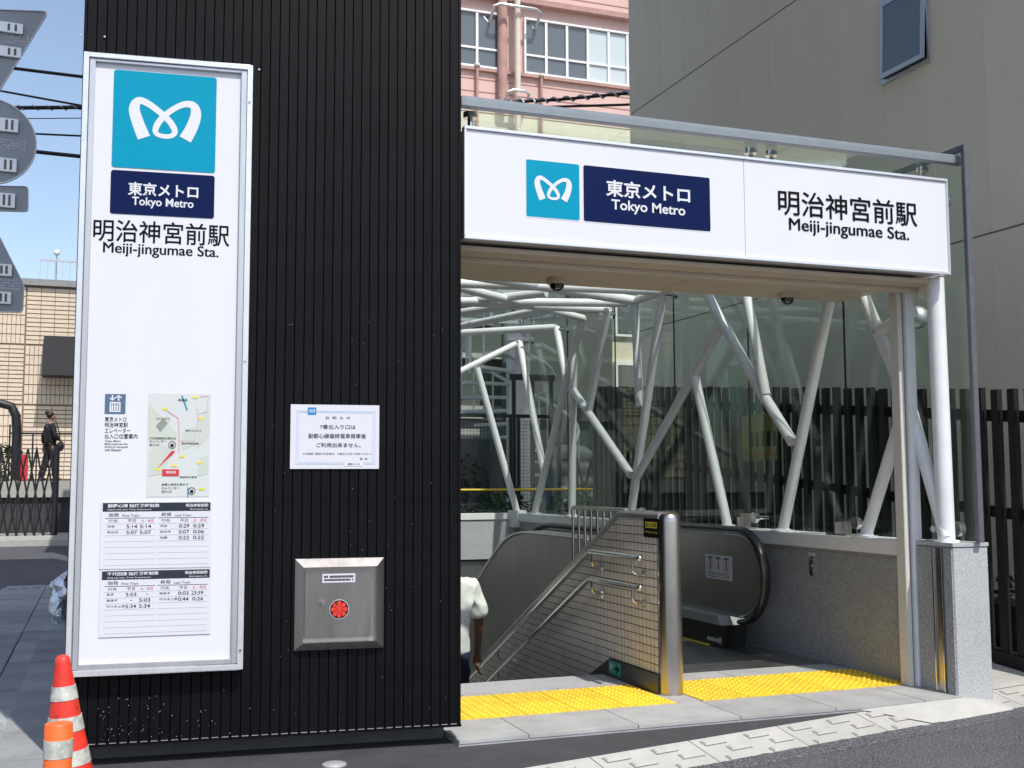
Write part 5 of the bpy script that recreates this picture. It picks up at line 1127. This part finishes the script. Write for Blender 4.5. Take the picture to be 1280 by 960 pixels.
# iron gate frame + scissor gate
ig = thing('iron_gate', (6.2, 15.6, 0), 'tall narrow black iron gate beside the spiral staircase', 'gate')
for x in (5.75, 6.05, 6.35): obj('gate_bar', MB().box(x, 15.6, -.1, x+.05, 15.65, 2.75), M['iron'], ig)
obj('gate_head', MB().box(5.72, 15.59, 2.752, 6.43, 15.66, 2.84), M['iron'], ig)
def scissor(name, X0, X1, Yy, Z0, Z1, n, label, m='iron', w_=.02):
    t = thing(name, ((X0+X1)/2, Yy, Z0), label, 'gate'); px_ = (X1-X0)/n; dx = px_*2
    for i in range(-1, n):
        for s_ in (0, 1):
            a, b = X0+i*px_, X0+i*px_+dx
            za, zb2 = Z0, Z1
            if s_: a, b = b, a
            # clip to the gate's ends
            def pt(t_): return a+(b-a)*t_, za+(zb2-za)*t_
            ts = [t_/12 for t_ in range(13) if X0-.001 <= pt(t_/12)[0] <= X1+.001]
            if len(ts) < 2: continue
            (xa, z_a), (xb, z_b) = pt(ts[0]), pt(ts[-1])
            obj('lattice_bar', MB().cyl((xa, Yy+(.02 if s_ else -.02), z_a), (xb, Yy+(.02 if s_ else -.02), z_b), w_, n=6), M[m], t)
    for i in range(0, n+1, 2): obj('upright', MB().box(X0+i*px_-.014, Yy-.012, Z0-.02, X0+i*px_+.014, Yy+.012, Z1+.04), M[m], t)
    return t
scissor('scissor_gate', 6.7, 9.4, 15.4, .0, 1.55, 12, 'black folding lattice gate seen through the canopy glass near the slat fence', w_=.022)
# stacked covered goods, panels
o = obj('covered_stack', MB().box(0, 0, 0, 1, 1, 1).add([], []), M['tarp']); bpy.data.objects.remove(o)
mb = MB()
for k in range(6):
    z = .5+k*.24; w2 = .42+.05*math.sin(k*2); mb.ball((7.55+.03*math.sin(k), 17.6, z), 1, w2, .4, .17, 16, 8)
cs = obj('covered_stack', mb, M['tarp'], ang=60); tag(cs, 'grey sheeted stack of goods behind the black lattice gate', 'goods')
o = obj('brown_panel', MB().box(8.2, 17.8, .1, 8.75, 17.85, 2.6), M['brown'], bevel=.004); tag(o, 'upright brown board standing behind the black lattice gate', 'board')
o = obj('blue_panel', MB().box(6.55, 16.4, .1, 6.78, 16.44, 1.5), M['bluec'], bevel=.004); tag(o, 'narrow blue banner standing behind the canopy tubes', 'banner')
plant('shrub', (8.5, 16.6, 1.2), (.5, .4, .5), 700, .06, 'bright leafy bush behind the black lattice gate', group=None)
plant('shrub', (4.6, 16.2, 1.3), (.9, .4, .5), 700, .06, 'low green bush in front of the low grey building', m='leafd')
o = obj('dark_boards', MB().box(6.9, 19.2, -.1, 9.1, 19.3, 4.4), M['dgreyw']); tag(o, 'dark boarded screen between the two buildings behind the canopy', 'screen')
# =================================================================== LEFT BACKGROUND
tr0 = struct('terrace', MB().box(-12, 29.5, -.12, 1.2, 34.2, .90), M['asphalt_f'], smooth=False); obj('terrace_edge', MB().box(-12, 29.4, .902, 1.2, 34.2, 1.29), M['conc'], tr0)  # lower face takes the dark asphalt colour to imitate the shade on it
tb_ = thing('tiled_building', (-3, 36, 1.3), 'buff brick tiled building across the road at the far left', 'building')
BX0, BX1, BY = -10.0, .2, 34.0
obj('wall', MB().box(BX0, BY, 1.29, BX1, 40, 6.80), M['groutt'], tb_, smooth=False)
obj('parapet', MB().box(BX0-.1, BY-.12, 6.80, BX1+.1, 40, 6.98), M['conc_g'], tb_)
mb = MB()
cells = [(-9.05+2.35*i, -9.05+2.35*(i+1)-.03) for i in range(4)]; zb_s = [1.35, 3.44, 5.13, 6.78]
# column seam at x ~ -2.05 in view
cells = [(-2.03-2.35*(i+1), -2.03-2.35*i-.03) for i in range(3)]+[(-2.03, .17)]
for ci, (xa, xb) in enumerate(cells):
    for ri2 in range(3):
        za, zb2 = zb_s[ri2], zb_s[ri2+1]-.03; hor = (ci+ri2) % 2 == 1
        tw_, th_ = (.335, .118) if hor else (.115, .26)
        nx, nz = int((xb-xa)/tw_), int((zb2-za)/th_)
        tw_, th_ = (xb-xa)/nx, (zb2-za)/nz
        for i in range(nx):
            for j in range(nz): mb.box(xa+i*tw_+.008, BY-.02, za+j*th_+.014, xa+(i+1)*tw_-.008, BY, za+(j+1)*th_-.014)
o = obj('tiling', mb, M['tan'], tb_, smooth=False); o['kind'] = 'stuff'
aw = [PBx for PBx in (on(68, 415, 1, 33.0), on(52, 468, 1, 33.0), on(90, 468, 1, 33.0))]
obj('awning_hood', MB().yz([(33.98, aw[0].z), (33.9, aw[0].z), (33.1, aw[1].z), (33.98, aw[1].z)], aw[0].x-.3, aw[2].x+.9), M['jacket'], tb_)
ar = on(88, 333, 1, 34.5); 
for k in range(9): obj('roof_rail_bar', MB().box(-1.75+k*.2, 34.4, 7.0, -1.73+k*.2, 34.42, 7.6), M['alu'], tb_)
obj('roof_rail', MB().box(-1.76, 34.39, 7.6, .2, 34.43, 7.65), M['alu'], tb_); obj('roof_plinth', MB().box(-1.76, 34.2, 6.98, .2, 35, 7.03), M['conc'], tb_)
p = on(71, 316, 1, 34.6); rl = thing('roof_lamp', (p.x, 34.6, 7.0), 'small globe lamp standing on the roof of the tiled building', 'lamp')
obj('stem', MB().cyl((p.x, 34.6, 7.0), (p.x, 34.6, p.z), .02, n=8), M['alu'], rl); obj('globe', MB().ball((p.x, 34.6, p.z), .09), M['whitep'], rl)
scissor('scissor_gate', -4.7, -.98, 27.9, .02, 2.02, 20, 'black folding lattice gate across the road end at the far left', w_=.020)
o = obj('gate_post', MB().cyl((-.93, 27.9, -.1), (-.93, 27.9, 2.1), .07, n=14), M['iron']); tag(o, 'black round post at the right end of the far left lattice gate', 'post')
ap = [on(x, y, 1, 30.2) for x, y in ((-60, 600), (-60, 520), (-50, 506), (0, 504), (14, 508), (20, 520), (21, 540), (19, 600))]
o = obj('hoop_frame', MB().sweep([tuple(v) for v in ap], .11, 12), M['iron']); tag(o, 'black rounded hoop frame standing on the terrace at the left edge', 'frame')
tr_ = thing('terrace_railing', (-1.5, 31.5, 1.3), 'thin black railing on the terrace behind the standing person', 'railing')
for k in range(4): obj('upright', MB().box(-2.2+k*.55, 31.5, 1.29, -2.16+k*.55, 31.54, 2.5+.25*(k == 0)), M['iron'], tr_)
obj('top_bar', MB().box(-2.2, 31.49, 2.5, -.5, 31.55, 2.55), M['iron'], tr_)
for i, (x, c_) in enumerate(((8, 'bplas'), (28, 'redp'), (40, 'conc'))):
    p = on(x, 598, 2, 1.3)
    pass
bk = on(6, 600, 1, 30.4)
plant('shrub', (bk.x, 30.4, 1.75), (.5, .3, .5), 300, .08, 'dark bush on the terrace under the hoop frame', m='leafd')
p = on(29, 585, 1, 30.3); o = obj('red_box', MB().box(p.x-.10, 30.2, 1.29, p.x+.10, 30.45, 1.95), M['red'], bevel=.02); tag(o, 'small upright red box on the terrace near the standing person', 'box')
# =================================================================== CABLES AND POLE
up = thing('utility_pole', (1.25, 15.0, -.1), 'concrete utility pole hidden behind the black tower carrying the cables', 'pole')
obj('pole_shaft', MB().cyl((1.25, 15.0, -.1), (1.25, 15.0, 9.2), .17, .12, n=20), M['conc_g'], up); obj('cross_arm', MB().box(.4, 14.95, 6.9, 1.9, 15.05, 7.0), M['alu'], up)
def cable(xa, ya, xb, yb2, r_, label, twist=False):
    a, b = on(xa, ya, 1, 15), on(xb, yb2, 1, 15); d = (b-a); e = a+d*((1.25-a.x)/d.x); s0 = a-d*(12/d.length)
    pts = [s0.lerp(e, i/30)+V((0, 0, -.25*(1-(2*i/30-1)**2)+.12)) for i in range(31)]
    t = thing('cable', tuple(s0), label, 'cable'); obj('wire', MB().sweep(pts, r_, 8), M['cable'], t)
    if twist:
        q = [p_+V((0, math.cos(i*2.2)*r_*1.25, math.sin(i*2.2)*r_*1.25)) for i, p_ in enumerate([s0.lerp(e, k/260)+V((0, 0, -.25*(1-(2*k/260-1)**2)+.12)) for k in range(261)])]
        obj('wrap_wire', MB().sweep(q, r_*.4, 5), M['signback'], t)
cable(20, 84, 97, 97, .022, 'uppermost black cable crossing the sky left of the tower')
cable(0, 111, 97, 133, .014, 'thin sagging cable left of the tower, second from the top')
cable(15, 133, 97, 136, .026, 'thick twisted cable bundle crossing the sky left of the tower', True)
cable(35, 147, 97, 149.5, .006, 'very thin wire just under the twisted bundle left of the tower')
cable(38, 166, 97, 171.5, .013, 'thin black cable second from the bottom left of the tower')
cable(38, 188, 97, 197, .026, 'lowest thick black cable left of the tower')
def cable2(pts, r_, label, tw2=False):
    P3 = [on(x, y, 1, yy) for x, y, yy in pts]; t = thing('cable', tuple(P3[0]), label, 'cable'); obj('wire', MB().sweep(P3, r_, 8), M['cable'], t)
    if tw2:
        q = []
        for i in range(len(P3)-1):
            for k in range(30): u = P3[i].lerp(P3[i+1], k/30); a_ = (i*30+k)*.9; q.append(u+V((0, math.cos(a_)*r_*1.7, math.sin(a_)*r_*1.7)))
        obj('wrap_wire', MB().sweep(q, r_*.55, 5), M['alu'], t)
cable2([(500, 140, 15), (575, 131, 14.6), (640, 127.5, 14.2), (700, 124.5, 13.8), (780, 117, 13.3), (840, 112, 12.9)], .022, 'twisted cable running from the pole to the grey building above the canopy', True)
cable2([(500, 128, 15), (600, 132, 14.5), (690, 133.5, 14), (780, 131, 13.3), (830, 128, 12.9)], .018, 'thin black cable under the twisted one above the canopy')
# screw heads of the cladding
for i, (x, y) in enumerate(((131, 46), (324, 87), (101, 44))): 
    u_, z_ = TW.px(x, y); obj('screw', MB().sweep([TW.pt(u_, z_, -.002), TW.pt(u_, z_, .004)], .005, 8), M['chrome'], tw)

for o in bpy.data.objects:
    if o.type == 'MESH' and o.name.split('.')[0] in ('figures', 'map_exit_tags', 'header_lettering', 'map_lettering', 'black_marks', 'sticker_print', 'map_blocks', 'ruled_lines', 'red_lettering', 'elevator_lettering', 'map_line_bars'): o['kind'] = 'stuff'

# dried paint and mortar splashes on the foot of the black cladding
mb = MB()
for k in range(110):
    x = 120+abs(random.gauss(0, 90)) if k < 120 else random.uniform(120, 560); y = 935-abs(random.gauss(0, 35)); u_, z_ = TW.px(x, y)
    if z_ < .085 or u_ > -.02: continue
    r_ = random.uniform(.0007, .0023); n_ = 6; ph = random.random()*6
    mb.ppoly(TW, [(u_+r_*random.uniform(.6, 1.1)*math.cos(ph+2*PI*i/n_), z_+r_*random.uniform(.6, 1.6)*math.sin(ph+2*PI*i/n_)) for i in range(n_)], .0006)
for k in range(50):
    u_, z_ = TW.px(random.uniform(330, 565), random.uniform(380, 900)); mb.ppoly(TW, [(u_+.0014*math.cos(2*PI*i/5), z_+.0014*math.sin(2*PI*i/5)) for i in range(5)], .0006)
o = obj('splash_marks', mb, M['line'], tw, smooth=False); o['kind'] = 'stuff'
